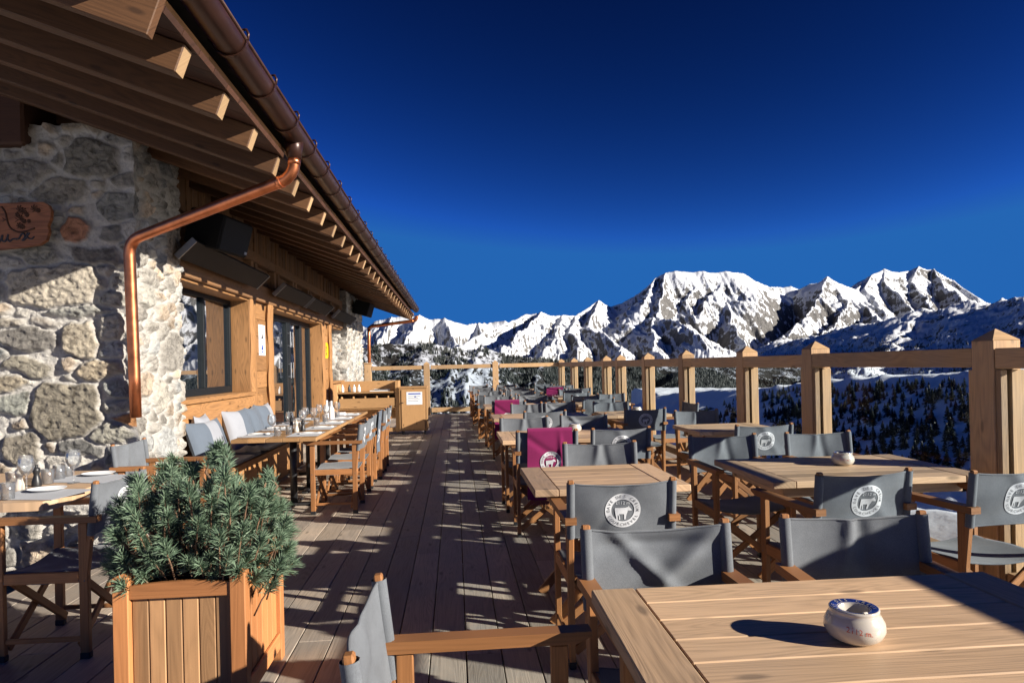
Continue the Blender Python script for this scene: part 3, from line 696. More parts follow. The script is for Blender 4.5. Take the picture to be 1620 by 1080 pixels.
# end railing across the far side
er = thing("glass_railing", "straight wooden railing with glass panels across the far end of the terrace", "railing", (0, 19.55, 0))
xs_ = [-2.52, -0.83, 1.18, 3.14]
for i, xx in enumerate(xs_[:3]):
    if i == 0:
        b = MB(); b.box(-0.1, 0.1, -.09, .09, -.3, 1.52, 0.004); b.box(-.12, .12, -.11, .11, 1.522, 1.55, 0.003); p_ = b.build("post", 'post', er)
    else:
        p_ = link("post", pm[i], er); link("cap", cm[i], p_)
    p_.location = (xx, 0, 0)
for a, b in zip(xs_, xs_[1:]):
    m_ = MB(); m_.box(a+0.12, b-0.09, -0.05, 0.06, 1.325, 1.44, 0.004); m_.build("rail", 'post', er)
    m_ = MB(); m_.box(a+0.12, b-0.09, -0.05, 0.05, 0.07, 0.20, 0.003); m_.build("bottom_rail", 'post', er)
    m_ = MB(); m_.box(a+0.1, b-0.1, -0.006, 0.006, 0.203, 1.32); m_.build("glass_panel", 'rail_glass', er)

# ================================================================== CHALET
chalet = thing("chalet", "stone and timber mountain chalet with deep rafter eaves and copper gutter", "building", (0, 0, 0))
XP, XW, XG = -2.65, -2.75, -2.98            # pier face, timber face, window plane
def corner_off(z): return 0.03+0.085*fbm(np.asarray(z)*3.4, np.asarray(z)*0+4.2, 5)
def stone_face(name, org, ud, nd, w, h, res, seeds, rnd, corner0=None, corner1=None, amp=1.0, seed=1):
    """relief of a rubble wall: org + u*ud + z, pushed out along nd"""
    Rn = np.random.RandomState(seed); org = np.array(org, float); ud = np.array(ud, float); nd = np.array(nd, float)
    nu, nv = int(w/res)+1, int(h/res)+1
    U, Z = np.meshgrid(np.linspace(0, w, nu), np.linspace(0, h, nv))
    du = fbm(U*4+seed, Z*4, 4)*0.05; dz = fbm(U*4+50, Z*4+seed, 4)*0.05
    Uw, Zw = U+du, Z+dz
    S = [(a, b, c*0.93, d*0.93, col) for a, b, c, d, col in seeds]
    tries = 0
    while tries < rnd*2:
        tries += 1
        a, b = Rn.uniform(-.1, w+.1), Rn.uniform(-.1, h+.1); hw = Rn.choice([0.05, 0.08, 0.12, 0.17, 0.22], p=[.25, .28, .22, .15, .10])*Rn.uniform(.85, 1.2); hh_ = hw*Rn.uniform(0.42, 0.95)
        if all(((a-s[0])/(s[2]+hw))**4+((b-s[1])/(s[3]+hh_))**4 > 0.66 for s in S):
            t = Rn.rand(); g = Rn.uniform(0.2, 0.46)
            col = (g, g*0.955, g*0.89) if t < 0.6 else ((g*0.92, g*0.95, g*0.97) if t < 0.8 else (g*1.15, g*0.95, g*0.76)); S.append((a, b, hw, hh_, col))
    F1 = np.full(U.shape, 9.0); F2 = np.full(U.shape, 9.0); idx = np.zeros(U.shape, int); tilt = np.zeros(U.shape)
    for i, s in enumerate(S):
        th = Rn.uniform(-.16, .16); c, q = math.cos(th), math.sin(th)
        x = ((Uw-s[0])*c+(Zw-s[1])*q)/s[2]; y = (-(Uw-s[0])*q+(Zw-s[1])*c)/s[3]
        d = (np.abs(x)**2.9+np.abs(y)**2.9)**(1/2.9)
        k = (d-1)*min(s[2], s[3]); m = k < F1
        F2 = np.where(m, F1, np.minimum(F2, k)); F1 = np.where(m, k, F1); idx = np.where(m, i, idx); tilt = np.where(m, x*Rn.uniform(-.012, .012)+y*Rn.uniform(-.015, .015), tilt)
    gapw = 0.008+0.010*gnoise(U*3+7, Z*3)
    F1 = np.maximum(F1-(0.022+0.03*gnoise(U*5, Z*5+3)), -(F2-F1)/2+gapw)
    inside = np.clip(-F1/0.018, 0, 1); prof = 1-(1-inside)**2.2
    hgt = np.array([Rn.uniform(0.006, 0.036) for _ in S])[idx]
    rough = ridged(U*9, Z*14, 5, .6)*0.014 + fbm(U*24, Z*30, 3)*0.011
    strata = ridged(U*5+idx*3.1, Z*26+idx*1.7, 4, .55)*0.010
    H = prof*(hgt+tilt+rough+strata*0.8) + (1-prof)*(fbm(U*18, Z*18, 4)*0.016-0.004)
    groove = np.exp(-((F1-0.012)/0.012)**2)*0.011*(0.5+gnoise(U*6, Z*6)); H = (H-groove)*amp
    P = org[None, None, :]+U[..., None]*ud+np.stack([0*Z, 0*Z, Z], -1)+0
    for cn, uu in ((corner0, U), (corner1, w-U)):
        if cn is None: continue
        wgt = np.clip(1-uu/0.09, 0, 1)**2*(3-2*np.clip(1-uu/0.09, 0, 1)); hc = corner_off(Z+org[2]); H = H*(1-wgt)+hc*wgt
        P = P+np.array(cn)[None, None, :]*(hc*wgt)[..., None]
    P = P+nd[None, None, :]*H[..., None]
    cols = np.array([s[4] for s in S])[idx]; cols = np.concatenate([cols, np.ones(cols.shape[:2]+(1,))], -1)
    mort = 1-np.clip((-F1)/0.014+0.4*gnoise(U*30, Z*30), 0, 1)
    return grid_mesh(name, P, 'stone', {'tone': ('FLOAT_COLOR', cols), 'mortar': ('FLOAT', mort)})
YF = 5.75
def pxs(cx, cy, hw, hh, col):                                   # a stone seen in the photograph -> place on the front face
    zc = 5.45; x = (cx-720)*zc/1054; z = EYE-(cy-hz(cx))*zc/F
    return (XP-x, z+0.3, hw*zc/1054, hh*zc/F, col)
big = [pxs(88, 452, 78, 33, (.43, .39, .33)), pxs(104, 645, 54, 47, (.22, .20, .165)), pxs(45, 583, 38, 17, (.27, .25, .21)), pxs(152, 585, 33, 17, (.40, .34, .26)),
       pxs(192, 614, 27, 14, (.30, .31, .30)), pxs(197, 662, 24, 12, (.44, .22, .10)), pxs(188, 642, 26, 11, (.36, .35, .32)), pxs(131, 537, 31, 30, (.36, .32, .26)),
       pxs(148, 405, 48, 12, (.22, .20, .18)), pxs(72, 404, 36, 13, (.27, .26, .23)), pxs(48, 535, 42, 14, (.19, .18, .17)), pxs(75, 506, 26, 8, (.24, .21, .18)),
       pxs(192, 440, 20, 11, (.38, .37, .34)), pxs(182, 472, 24, 15, (.36, .35, .32)), pxs(125, 708, 32, 16, (.12, .12, .12)), pxs(35, 708, 30, 22, (.22, .20, .17)),
       pxs(24, 640, 26, 16, (.26, .27, .25)), pxs(20, 600, 28, 16, (.32, .28, .22)), pxs(125, 362, 18, 18, (.40, .20, .13)), pxs(120, 495, 52, 9, (.33, .33, .31)),
       pxs(18, 510, 24, 8, (.35, .32, .28)), pxs(170, 690, 34, 18, (.34, .33, .29)), pxs(150, 250, 45, 30, (.20, .19, .17)), pxs(190, 330, 26, 26, (.24, .24, .23)), pxs(100, 300, 50, 22, (.27, .25, .22)),
       pxs(40, 280, 45, 24, (.22, .21, .2)), pxs(140, 190, 36, 16, (.26, .22, .17)), pxs(170, 520, 22, 20, (.38, .36, .33))]
pier = link("stone_pier", stone_face("stone_pier", (XP, YF, -0.3), (-1, 0, 0), (0, -1, 0), 3.4, 3.75, 0.0115, big, 1800, corner0=(1, 0, 0), seed=5), chalet)
side = stone_face("stone_side", (XP, YF, -0.3), (0, 1, 0), (1, 0, 0), 0.95, 3.7, 0.013, [(0.45, 1.5, .2, .15, (.42, .40, .36)), (.2, 2.35, .16, .1, (.40, .39, .36))], 900, corner0=(0, -1, 0), seed=8)
link("stone_return", side, pier)
b = MB(); b.box(XP-3.4, XP-0.04, YF+0.05, YF+0.9, -0.3, 3.35); b.box(XP-0.35, XP-0.03, YF+0.05, YF+0.93, -0.3, 3.42); b.build("pier_core", 'interior', pier)
# far pier
fp = link("stone_pier", stone_face("far_pier", (XP, 16.45, -0.3), (0, 1, 0), (1, 0, 0), 2.9, 3.6, 0.022, [], 900, corner0=(0, -1, 0), seed=12), chalet)
link("stone_return", stone_face("far_pier_front", (XP, 16.45, -0.3), (-1, 0, 0), (0, -1, 0), 0.5, 3.6, 0.03, [], 200, corner0=(1, 0, 0), seed=13), fp)
b = MB(); b.box(XP-3, XP-0.03, 16.5, 19.33, -0.3, 3.35); b.build("pier_core", 'stone', fp)

# timber facade -----------------------------------------------------
def wallpart(name, mat, fn, parent=chalet):
    b = MB(); fn(b); return b.build(name, mat, parent)
YA, YB = 6.66, 16.45
OPEN = [(6.35, 9.12, 1.12, 2.36), (10.25, 13.95, 0.0, 2.36), (15.0, 17.0, 1.12, 2.36)]
def solid(b):
    b.box(-7.5, -3.06, YA-0.3, 19.2, -0.3, 3.3)
wallpart("inner_wall", 'interior', solid)
def hboards(b, y0, y1, z0, z1, n):
    hgt = (z1-z0)/n
    for i in range(n): b.box(XW-0.28, XW+random.uniform(-.004, .004), y0, y1, z0+i*hgt+.002, z0+(i+1)*hgt-.002, 0.006)
for q_ in ((YA-.3, 9.13, -0.3, 1.07, 5), (9.38, 9.98, -.3, 2.36, 11), (14.2, 14.72, -.3, 2.36, 11), (14.95, 16.9, -.3, 1.07, 5)): wallpart("wall_panel", 'facade', lambda b, q_=q_: hboards(b, *q_))
for (y0, y1, nm) in ((9.13, 9.38, 1), (9.98, 10.24, 1), (13.95, 14.2, 1), (14.72, 14.96, 1)):   # rough edged posts
    b = MB(); rng = random.Random(int(y0*10))
    fn = lambda u, v, y0=y0, y1=y1: (XW+0.035+0.035*math.sin(math.pi*u)+0.006*math.sin(v*23+y0), y0+(y1-y0)*u+0.012*math.sin(v*17+y0*3)*(1 if u > .5 else -1)*(abs(u-.5)*2), -0.3+v*2.66)
    b.sheet(fn, 8, 26, uvk=1.0, flip=False); 
    b.uv = [[(q[1]*2.66, q[0]*0.3+y0) for q in f] for f in b.uv]
    b.box(XW-0.25, XW+0.036, y0+.01, y1-.01, -.3, 2.36); b.build("wall_post", 'facade', chalet)
# jamb boards (the reveals)
for (y0, y1, z0, z1) in OPEN:
    b = MB(); b.box(XG-0.02, XW+0.03, y1-0.0, y1+0.03, z0, z1, 0.003); b.box(XG-0.02, XW+0.03, y0-0.03, y0, z0, z1, 0.003); b.box(XG-.02, XW+0.02, y0, y1, z1-0.03, z1-0.001, 0.003)
    if z0 > 0.5: b.box(XG-.02, XW+0.07, y0-0.05, y1+0.1, z0-0.05, z0, 0.006)
    b.build("jamb", 'facade', chalet)
b = MB(); b.box(XW-.02, XW+0.055, YA-.3, 9.6, 0.62, 1.06, 0.01); b.build("apron_beam", 'facade', chalet)
# windows
def window(y0, y1, z0, z1, mull):
    f = MB(); t = 0.055
    f.box(XG-.06, XG+.02, y0, y1, z0, z0+t+.03, .003); f.box(XG-.06, XG+.02, y0, y1, z1-t-.03, z1-.03, .003)
    for yy in [y0]+mull+[y1-t]: f.box(XG-.06, XG+.021, yy, yy+t, z0+t+.03, z1-t-.03, .003)
    w = f.build("window", 'frame', chalet)
    g = MB(); g.box(XG-.03, XG-.018, y0+t, y1-t, z0+t+.03, z1-t-.03); g.build("pane", 'window', w)
window(6.35, 9.12, 1.12, 2.36, [7.15, 8.15]); window(15.0, 17.0, 1.12, 2.36, [15.7])
d = MB(); z1 = 2.33
d.box(XG-.05, XG+.02, 10.25, 13.95, 0, .1, .003); d.box(XG-.05, XG+.02, 10.25, 13.95, z1-.1, z1, .003)
for yy, t in ((10.25, .1), (11.0, .07), (12.05, .12), (12.2, .12), (13.0, .09), (13.1, .1), (13.85, .1)): d.box(XG-.05, XG+.025, yy, yy+t, .1, z1-.1, .003)
door = d.build("glass_door", 'frame', chalet)
g = MB(); g.box(XG-.03, XG-.018, 10.3, 13.9, .1, z1-.1); g.build("pane", 'window', door)
g = MB()
for yy in (12.1, 12.27):
    for zz in (1.25, 1.8): g.box(XG+.06, XG+.08, yy, yy+.02, zz, zz+.28, .003); g.box(XG+.02, XG+.06, yy, yy+.02, zz+.02, zz+.04); g.box(XG+.02, XG+.06, yy, yy+.02, zz+.24, zz+.26)
g.build("handle", 'steel', door)
g = MB(); g.box(XG+.025, XG+.06, 10.98, 11.04, 0.05, 2.2, .004); g.build("highlight_strip", 'steel', door)  # added bright strip standing in for the highlight on the door frame
# lintel, studs, upper beam, vertical boards
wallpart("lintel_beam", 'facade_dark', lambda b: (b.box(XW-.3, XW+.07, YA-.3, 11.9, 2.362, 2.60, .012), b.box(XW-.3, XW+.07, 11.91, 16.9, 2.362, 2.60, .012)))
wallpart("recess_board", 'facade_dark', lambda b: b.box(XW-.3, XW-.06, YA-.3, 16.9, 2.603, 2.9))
y_ = YA+.25
while y_ < 16.4:
    for q_ in (0, .2): wallpart("stud", 'facade_dark', lambda b, y=y_+q_: b.box(XW-.07, XW+.045, y, y+.1, 2.603, 2.885, .005))
    y_ += 1.15
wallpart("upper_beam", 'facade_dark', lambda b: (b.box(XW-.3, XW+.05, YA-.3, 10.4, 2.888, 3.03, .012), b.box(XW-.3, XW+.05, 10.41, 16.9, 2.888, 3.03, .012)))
def vboards(b):
    y = YA-.3
    while y < 16.6:
        w = random.uniform(.07, .13); b.box(XW-.1, XW-random.choice([0.0, .012, .02]), y, y+w-.004, 3.033, 3.62, .004); y += w
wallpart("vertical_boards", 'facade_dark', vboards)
# roof --------------------------------------------------------------
SL = 0.36
def zr(x): return 2.829 + (-1.30-x)*SL           # underside of the rafters
ry = [(z+SN*1.30)/CS+0.02 for z in (3.19, 3.74, 4.29, 4.87, 5.455, 6.0, 6.6, 7.2, 7.8, 8.4)]
while ry[-1] < 19.9: ry.append(ry[-1]+0.595)
nrm = Vector((-SL, 0, -1)).normalized(); dirr = Vector((1, 0, -SL)).normalized(); upn = Vector((SL, 0, 1)).normalized()
for y in ry:
    b = MB(); hh_ = 0.145
    p0 = Vector((-1.30, y, zr(-1.30)))+upn*hh_/2; p1 = Vector((-5.6, y, zr(-5.6)))+upn*hh_/2
    b.bar(p1, p0, 0.095, hh_, upn, 0.006, endmi=1); b.build("rafter", ['rafter', 'sunlit_end_grain'], chalet)
b = MB(); p0 = Vector((-1.20, 2.80, zr(-1.20)-0.03))+upn*.09; p1 = Vector((-5.6, 2.80, zr(-5.6)-.03))+upn*.09
b.bar(p1, p0, 0.05, .2, upn, .004); b.build("barge_board", 'rafter', chalet)
b = MB(); y = 2.4
while y < 20.4:                                        # soffit boards above the rafters
    w = 0.2; p0 = Vector((-1.28, y+w/2, zr(-1.28)))+upn*.164; p1 = Vector((-7.6, y+w/2, zr(-7.6)))+upn*.164
    b.bar(p1, p0, w-.006, .03, upn); y += w
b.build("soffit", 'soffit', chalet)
b = MB(); p0 = Vector((-1.235, 11.4, zr(-1.235)))+upn*.335; p1 = Vector((-7.7, 11.4, zr(-7.7)))+upn*.335
b.bar(p1, p0, 18.1, .06, upn); b.build("roof", 'tile', chalet)
b = MB(); y = 2.4                                      # eave board in short lengths
while y < 20.3: b.box(-1.273, -1.243, y, y+.588, 2.985+random.uniform(-.003, .003), 3.056, .003); y += .595
b.build("eave_board", 'facade', chalet)
def gut(b):
    r = .083; n = 12; cx, cz = -1.145, 3.142
    for r_, fl in ((r, False), (r-.006, True)):
        b.sheet(lambda u, v, r_=r_: (cx+r_*math.cos(math.pi*(1+u)), 2.3+v*18.1, cz+r_*math.sin(math.pi*(1+u))), 14, 60, sm=True, flip=fl)
    b.tube([(cx+r, 2.3, cz+.004), (cx+r, 20.4, cz+.004)], .011, 8)
    b.box(cx-r, cx-r+.008, 2.3, 20.4, cz, cz+.05)
b = MB(); gut(b); gutter = b.build("gutter", 'gutter', chalet)
b = MB(); 
for k in range(15):
    a0 = math.pi*(1+k/14)
    if k: b.bar((math.cos(pa)*.086, 0, math.sin(pa)*.086), (math.cos(a0)*.086, 0, math.sin(a0)*.086), .03, .005, (math.cos((a0+pa)/2), 0, math.sin((a0+pa)/2)))
    pa = a0
b.tube([(.088, 0, 0), (.092, 0, .03), (.082, 0, .052), (.07, 0, .05)], .007, 6); b.box(-.1, -.082, -.015, .015, -.01, .1)
b.tube([(.062, 0, .02), (.066, 0, .055)], .005, 5)
hook = b.mesh("bracket", 'gutter')
for y in ry + [2.75]:
    o = link("bracket", hook, gutter); o.location = (-1.145, y-.28, 3.142); o.scale = (1.06, 1, 1.06)
# downpipes
def pipe(pts, r, name="downpipe"):
    P = []
    for i, p in enumerate(pts):                          # round the bends
        p = Vector(p)
        if 0 < i < len(pts)-1:
            a = Vector(pts[i-1]); c = Vector(pts[i+1]); d1 = (a-p).normalized()*.12; d2 = (c-p).normalized()*.12
            for t in (0, .25, .5, .75, 1): P.append((p+d1)*(1-t)**2+p*2*t*(1-t)+(p+d2)*t*t)
        else: P.append(p)
    b = MB(); b.tube(P, r, 18)
    for q in (1, 5): 
        if q < len(P)-1:
            d = (P[q+1]-P[q]).normalized(); b.tube([P[q]-d*.012, P[q]+d*.03], r*1.07, 18)
    return b.build(name, 'copper', chalet)
ex = W(470, 4.62); 
pipe([(-1.155, 5.04, 3.07), (-1.155, 5.04, 2.83), (-2.60, 5.60, 2.47), (-2.595, 5.63, 1.5), (-2.595, 5.64, 1.04)], .044)
b = MB(); b.tube([(-1.155, 5.04, 3.12), (-1.155, 5.04, 2.96)], [.075, .05], 16); b.build("gutter_outlet", 'gutter', chalet)
pipe([(-1.10, 19.9, 2.90), (-1.10, 19.9, 2.78), (-2.50, 19.9, 2.62), (-2.50, 19.75, 2.45), (-2.50, 19.75, -0.2)], .05)
wallpart("gable_beam", 'soffit', lambda b: (b.box(-5.8, -3.42, YF-.1, YF+.5, 3.26, 3.9, .02), b.box(-3.9, -3.42, YF-.16, YF+.4, 3.9, 4.3, .02)))
# ================================================================== FURNITURE
def PLY(px, y, Yp):                                  # point seen at px, y on the plane Y = Yp
    zc = Yp*CS/(1-SN*(px-720)/1054.0); return (px-720)*zc/1054.0, EYE-(y-hz(px))*zc/F
def PLX(px, y, Xp):                                  # point seen at px, y on the plane X = Xp
    zc = 1054.0*Xp/(px-720.0); return (zc-SN*Xp)/CS, EYE-(y-hz(px))*zc/F
ZB0, ZB1 = 0.605, 0.855
def post_y(z): return -0.212-(z-0.42)*0.115
def canvas_fn(var):
    rr = random.Random(var*7+1); ph = rr.uniform(0, 6)
    def S(u, v):
        x = -0.232+0.464*u; z = ZB0+(ZB1-ZB0)*v; s = 4*u*(1-u)
        z -= 0.013*s*v*(1+0.5*(var == 2)); z += 0.006*s*(1-v)
        sag = 0.022*s
        if var == 0: w = 0.004*math.sin(7*u+5*v+ph)*s+0.005*math.exp(-((u-.2-.35*v)/.07)**2)*s
        elif var == 1: w = 0.006*math.sin(5*u-8*v+ph)*s-0.006*math.exp(-((u-.75+.3*v)/.08)**2)*s
        elif var == 2:
            w = 0.019*math.exp(-((v-(1.02-1.45*u))/.16)**2)*math.exp(-((u-.3)/.3)**2)+0.017*math.exp(-((v-(-.55+1.9*u))/.13)**2)*math.exp(-((u-.6)/.25)**2)-0.018*math.exp(-((v-.8)/.12)**2)*s
        else: w = 0.012*math.exp(-((u-.62+.12*v)/.05)**2)*v*s-0.010*math.exp(-((u-.35-.1*v)/.06)**2)*s+0.004*math.sin(11*u+3*v)*s
        return Vector((x, post_y(z)-sag+w*(1.5 if var == 2 else 1.5), z))
    return S
def emblem(mb, fn, r=0.083, lift=0.004, ink=1):
    """white ring with lettering, altitude and a cow; fn maps flat (x, z) to the cloth"""
    def put(x, z, k): p, n = fn(x, z); return tuple(p+n*k)
    def poly(pts, k, mi, faces=None):
        if faces is None:
            tri = [[tuple(pts[i]) for i in t_] for t_ in tessellate_polygon([[Vector((x, z, 0)) for x, z in pts]])]
            while tri:
                p0, p1, p2 = tri.pop(); L_ = [math.dist(p0, p1), math.dist(p1, p2), math.dist(p2, p0)]; j = L_.index(max(L_))
                if L_[j] > .011:
                    q0, q1, q2 = ((p0, p1, p2), (p1, p2, p0), (p2, p0, p1))[j]; m_ = ((q0[0]+q1[0])/2, (q0[1]+q1[1])/2)
                    tri += [(q0, m_, q2), (m_, q1, q2)]; continue
                a = len(mb.v); mb.v += [put(x, z, k) for x, z in (p0, p1, p2)]; mb.face((a, a+1, a+2), None, .5, mi)
            return
        a = len(mb.v)
        for x, z in pts: mb.v.append(put(x, z, k))
        for f in faces: mb.face([a+i for i in f], None, .5, mi)
    n = 72; a = len(mb.v)
    for q in [r*(1-.06*i_) for i_ in range(7)]:
        for i in range(n): t = 2*math.pi*i/n; mb.v.append(put(q*math.cos(t), q*math.sin(t), lift))
    for j in range(6):
        for i in range(n): i2 = (i+1) % n; mb.face((a+j*n+i, a+j*n+i2, a+(j+1)*n+i2, a+(j+1)*n+i), None, .5, 0)
    def glyph(ch, size, cx, cz, ang, mi):
        v, f = text_polys(ch, size); c, s = math.cos(ang), math.sin(ang)
        poly([(cx+x*c-z*s, cz+x*s+z*c) for x, z in v], lift*1.45, mi, f)
    word = "CAVE DES CREUX"; step = rad(14.2)
    for i, ch in enumerate(word):
        if ch == ' ': continue
        t = rad(90)-(i-(len(word)-1)/2)*step; glyph(ch, r*.25, r*.735*math.cos(t), r*.745*math.sin(t), t-rad(90), ink)
    word = "COURCHEVEL"; step = rad(14.0)
    for i, ch in enumerate(word):
        t = rad(-90)+(i-(len(word)-1)/2)*step; glyph(ch, r*.24, r*.915*math.cos(t), r*.9*math.sin(t), t+rad(90), ink)
    for sx in (-1, 1): poly([(sx*r*.82+r*.03*math.cos(q*1.2566), r*.02+r*.03*math.sin(q*1.2566)) for q in range(5)], lift*1.45, ink)
    v, f = text_polys("2112 m", r*.26); poly([(x, z+r*.36) for x, z in v], lift, 0, f)
    def cow(p): poly([(x*r, z*r) for x, z in p], lift, 0)
    cow([(-.45, .08), (-.43, .15), (-.2, .15), (.1, .15), (.24, .17), (.30, .10), (.27, -.05), (.22, -.2), (.05, -.22), (-.2, -.21), (-.3, -.18), (-.38, -.2), (-.44, -.1)][::-1])
    cow([(-.44, -.1), (-.41, -.3), (-.38, -.53), (-.3, -.53), (-.31, -.35), (-.29, -.17)]); cow([(-.31, -.17), (-.24, -.35), (-.24, -.53), (-.17, -.53), (-.19, -.33), (-.25, -.15)])
    cow([(.05, -.18), (.06, -.35), (.05, -.53), (.14, -.53), (.17, -.35), (.22, -.16)])
    cow([(.18, .17), (.22, .02), (.3, -.02), (.48, -.03), (.5, .0), (.44, .1), (.36, .18), (.34, .26), (.28, .2)])
BACKS = []
for var in range(4):
    S = canvas_fn(var); b = MB()
    b.sheet(lambda u, v: S(u, v)+Vector((0, -.0018, 0)), 44, 24, flip=False); b.sheet(lambda u, v: S(u, v)+Vector((0, .0018, 0)), 44, 24, flip=True)
    for sx in (-1, 1):
        b.tube([(sx*.236, post_y(ZB0)-.001, ZB0), (sx*.236, post_y(.7), .7), (sx*.236, post_y(ZB1), ZB1+.004)], .0195, 10, cap=False)
        b.sheet(lambda u, v, sx=sx: (S(0.5+sx*(.5-.045*u), v)+Vector((0, -.0035, 0))), 2, 8, flip=(sx > 0))
    # stitched hems
    for vv in (0.0, 1.0): b.tube([S(u/20, vv) for u in range(21)], .0042, 6)
    e = MB()
    def fn(x, z, S=S):
        u = .5+x/.464; v = (z+.733-ZB0)/(ZB1-ZB0); return S(u, v), Vector((0, -1, 0))
    emblem(e, fn)
    for i, f in enumerate(e.f):
        P = [Vector(e.v[j]) for j in f]; nn_ = (P[1]-P[0]).cross(P[2]-P[0])
        if nn_.y > 0: e.f[i] = f[::-1]
    BACKS.append((b.mesh("backrest", 'canvas'), e.mesh("emblem", ['white', 'print_grey'])))
def director_chair(loc, rz, label, group, var=0, cat="chair"):
    t = thing("director_chair", label, cat, loc, rz+(random.uniform(-.05, .05) if loc[1] > 3.4 else 0), group)
    for nm, me in CH: link(nm, me, t)
    bk = link("backrest", BACKS[var][0], t)
    if var != 2: link("emblem", BACKS[var][1], bk)
    return t
CH = []
def part(nm, fn, mats):
    b = MB(); fn(b); CH.append((nm, b.mesh(nm, mats)))
for sx in (-1, 1):
    for sy in (-1, 1):
        part("leg", lambda b: (b.box(sx*.235-.014, sx*.235+.014, sy*.2-.022, sy*.2+.022, .03, .668, .003), b.box(sx*.235-.016, sx*.235+.016, sy*.2-.024, sy*.2+.024, 0, .032, .003, 1)), ['teak', 'black'])
for sx in (-1, 1):
    def arm(b, sx=sx):
        b.prism([(-.275, .672), (.245, .672), (.285, .690), (.285, .703), (-.275, .703)][::1], sx*.24-.026, sx*.24+.026)
        b.v = [(z, x, y) for x, y, z in b.v]
    part("armrest", arm, 'teak')
    part("side_rail", lambda b: (b.box(sx*.235-.012, sx*.235+.012, -.178, .178, .375, .43, .003)), 'teak')
    part("foot_rail", lambda b: b.box(sx*.235-.008, sx*.235+.008, -.178, .178, .085, .108, .002), 'teak')
    part("back_post", lambda b: b.bar((sx*.236, post_y(.40), .40), (sx*.236, post_y(.872), .872), .028, .022, (0, 1, 0), .004), 'teak')
for sy in (-1, 1):
    for k in (-1, 1):
        part("cross_brace", lambda b: b.bar((-k*.215, sy*(.2-.03)+k*.011, .055), (k*.215, sy*(.2-.03)+k*.011, .385), .018, .04, (0, 0, 1), .003), 'teak')
def seat(b):
    def S(u, v):
        x = -.247+.494*u; y = -.205+.41*v; e = min(u, 1-u)
        z = .434-.026*math.sin(math.pi*min(1, max(0, (u-.04)/.92)))**1.0 + .004*math.sin(9*v+4*u) - (.05*(1-e/.03)**2 if e < .03 else 0)
        return Vector((x, y, z))
    b.sheet(S, 32, 10); b.sheet(lambda u, v: S(u, v)-Vector((0, 0, .006)), 32, 10, flip=True)
    for vv in (0, 1): b.tube([S(u/24, vv)-Vector((0, 0, .003)) for u in range(25)], .0055, 6)
part("seat", seat, 'canvas')
# ---- larch tables
TOPS = {}
def table_meshes(w, d):
    if (w, d) in TOPS: return TOPS[(w, d)]
    P = []; b = MB(); e = .125; t0, t1 = .712, .75
    b.box(-w/2, -w/2+e, -d/2, d/2, t0, t1, .004); b.box(w/2-e, w/2, -d/2, d/2, t0, t1, .004)
    n = 7 if d > .8 else 6; ph = d/n
    for i in range(n): b.box(-w/2+e+.003, w/2-e-.003, -d/2+i*ph+.0018, -d/2+(i+1)*ph-.0018, t0+.001, t1-.0012, .003)
    P.append(("tabletop", b.mesh("tabletop", 'table')))
    for s in (-1, 1):
        b = MB(); b.box(-w/2+.09, w/2-.09, s*(d/2-.09)-.011, s*(d/2-.09)+.011, .65, .711, .003); P.append(("apron", b.mesh("apron", 'table')))
        b = MB(); b.box(s*(w/2-.11)-.011, s*(w/2-.11)+.011, -d/2+.105, d/2-.105, .65, .711, .003); P.append(("apron", b.mesh("apron", 'table')))
        for k in (-1, 1):
            xx = min(w/2-.1, .36); b = MB(); b.bar((-k*xx, s*(d/2-.14)+k*.013, 0), (k*xx, s*(d/2-.14)+k*.013, .70), .024, .05, (0, 0, 1), .003); P.append(("leg", b.mesh("leg", 'teak')))
    b = MB(); b.box(-.02, .02, -d/2+.17, d/2-.17, .33, .37, .003); P.append(("stretcher", b.mesh("stretcher", 'teak')))
    TOPS[(w, d)] = P; return P
def table(x, y, w, d, rz, label, group):
    t = thing("larch_table", label, "table", (x, y, 0), rz, group)
    for nm, me in table_meshes(w, d): link(nm, me, t)
    return t
GA, GR = "larch tables along the aisle", "larch tables along the railing"
ordw = ["nearest", "second", "third", "fourth", "fifth", "sixth", "seventh", "eighth"]
CHN = [0]
def ch(x, y, rz, label, var=None, group="grey canvas director's chairs"):
    CHN[0] += 1
    if var is None: var = CHN[0] % 4
    return director_chair((x, y, 0), rz, label, group, var)
PI = math.pi
# nearest table (foreground) and its chairs
table(0.965, 1.45, 1.19, .85, -.012, "large pale larch table filling the lower right foreground", GA)
ch(.655, 1.885, PI+.02, "grey chair with deep V creases in its back, behind the foreground table", 2)
ch(1.325, 1.90, PI-.07, "shaded navy looking chair behind the right half of the foreground table", 3)
ch(.055, 1.49, -PI/2, "grey chair at the left end of the foreground table, seen from its side edge", 0)
# second table (small, aisle side)
table(.81, 3.79, .83, .77, 0, "small square larch table behind the creased grey chair in the aisle row", GA)
ch(.745, 3.23, 0.0, "chair with large clear cow emblem directly in front of the small square table", 0)
ch(.95, 4.17, PI, "plain backed grey chair on the far side of the small square table", 3)
table(2.27, 3.79, 1.2, .85, -.02, "large larch table with an ashtray beside the railing, right of the small square one", GR)
ch(1.875, 3.22, .10, "emblem chair on the near left side of the large railing side table", 1)
ch(2.56, 3.14, .12, "emblem chair at the right picture edge in front of the large railing side table", 1)
ch(1.90, 4.36, PI, "half shaded chair at the far left corner of the large railing side table", 3)
ch(2.62, 4.36, PI, "plain backed chair on the far right side of the large railing side table", 3)
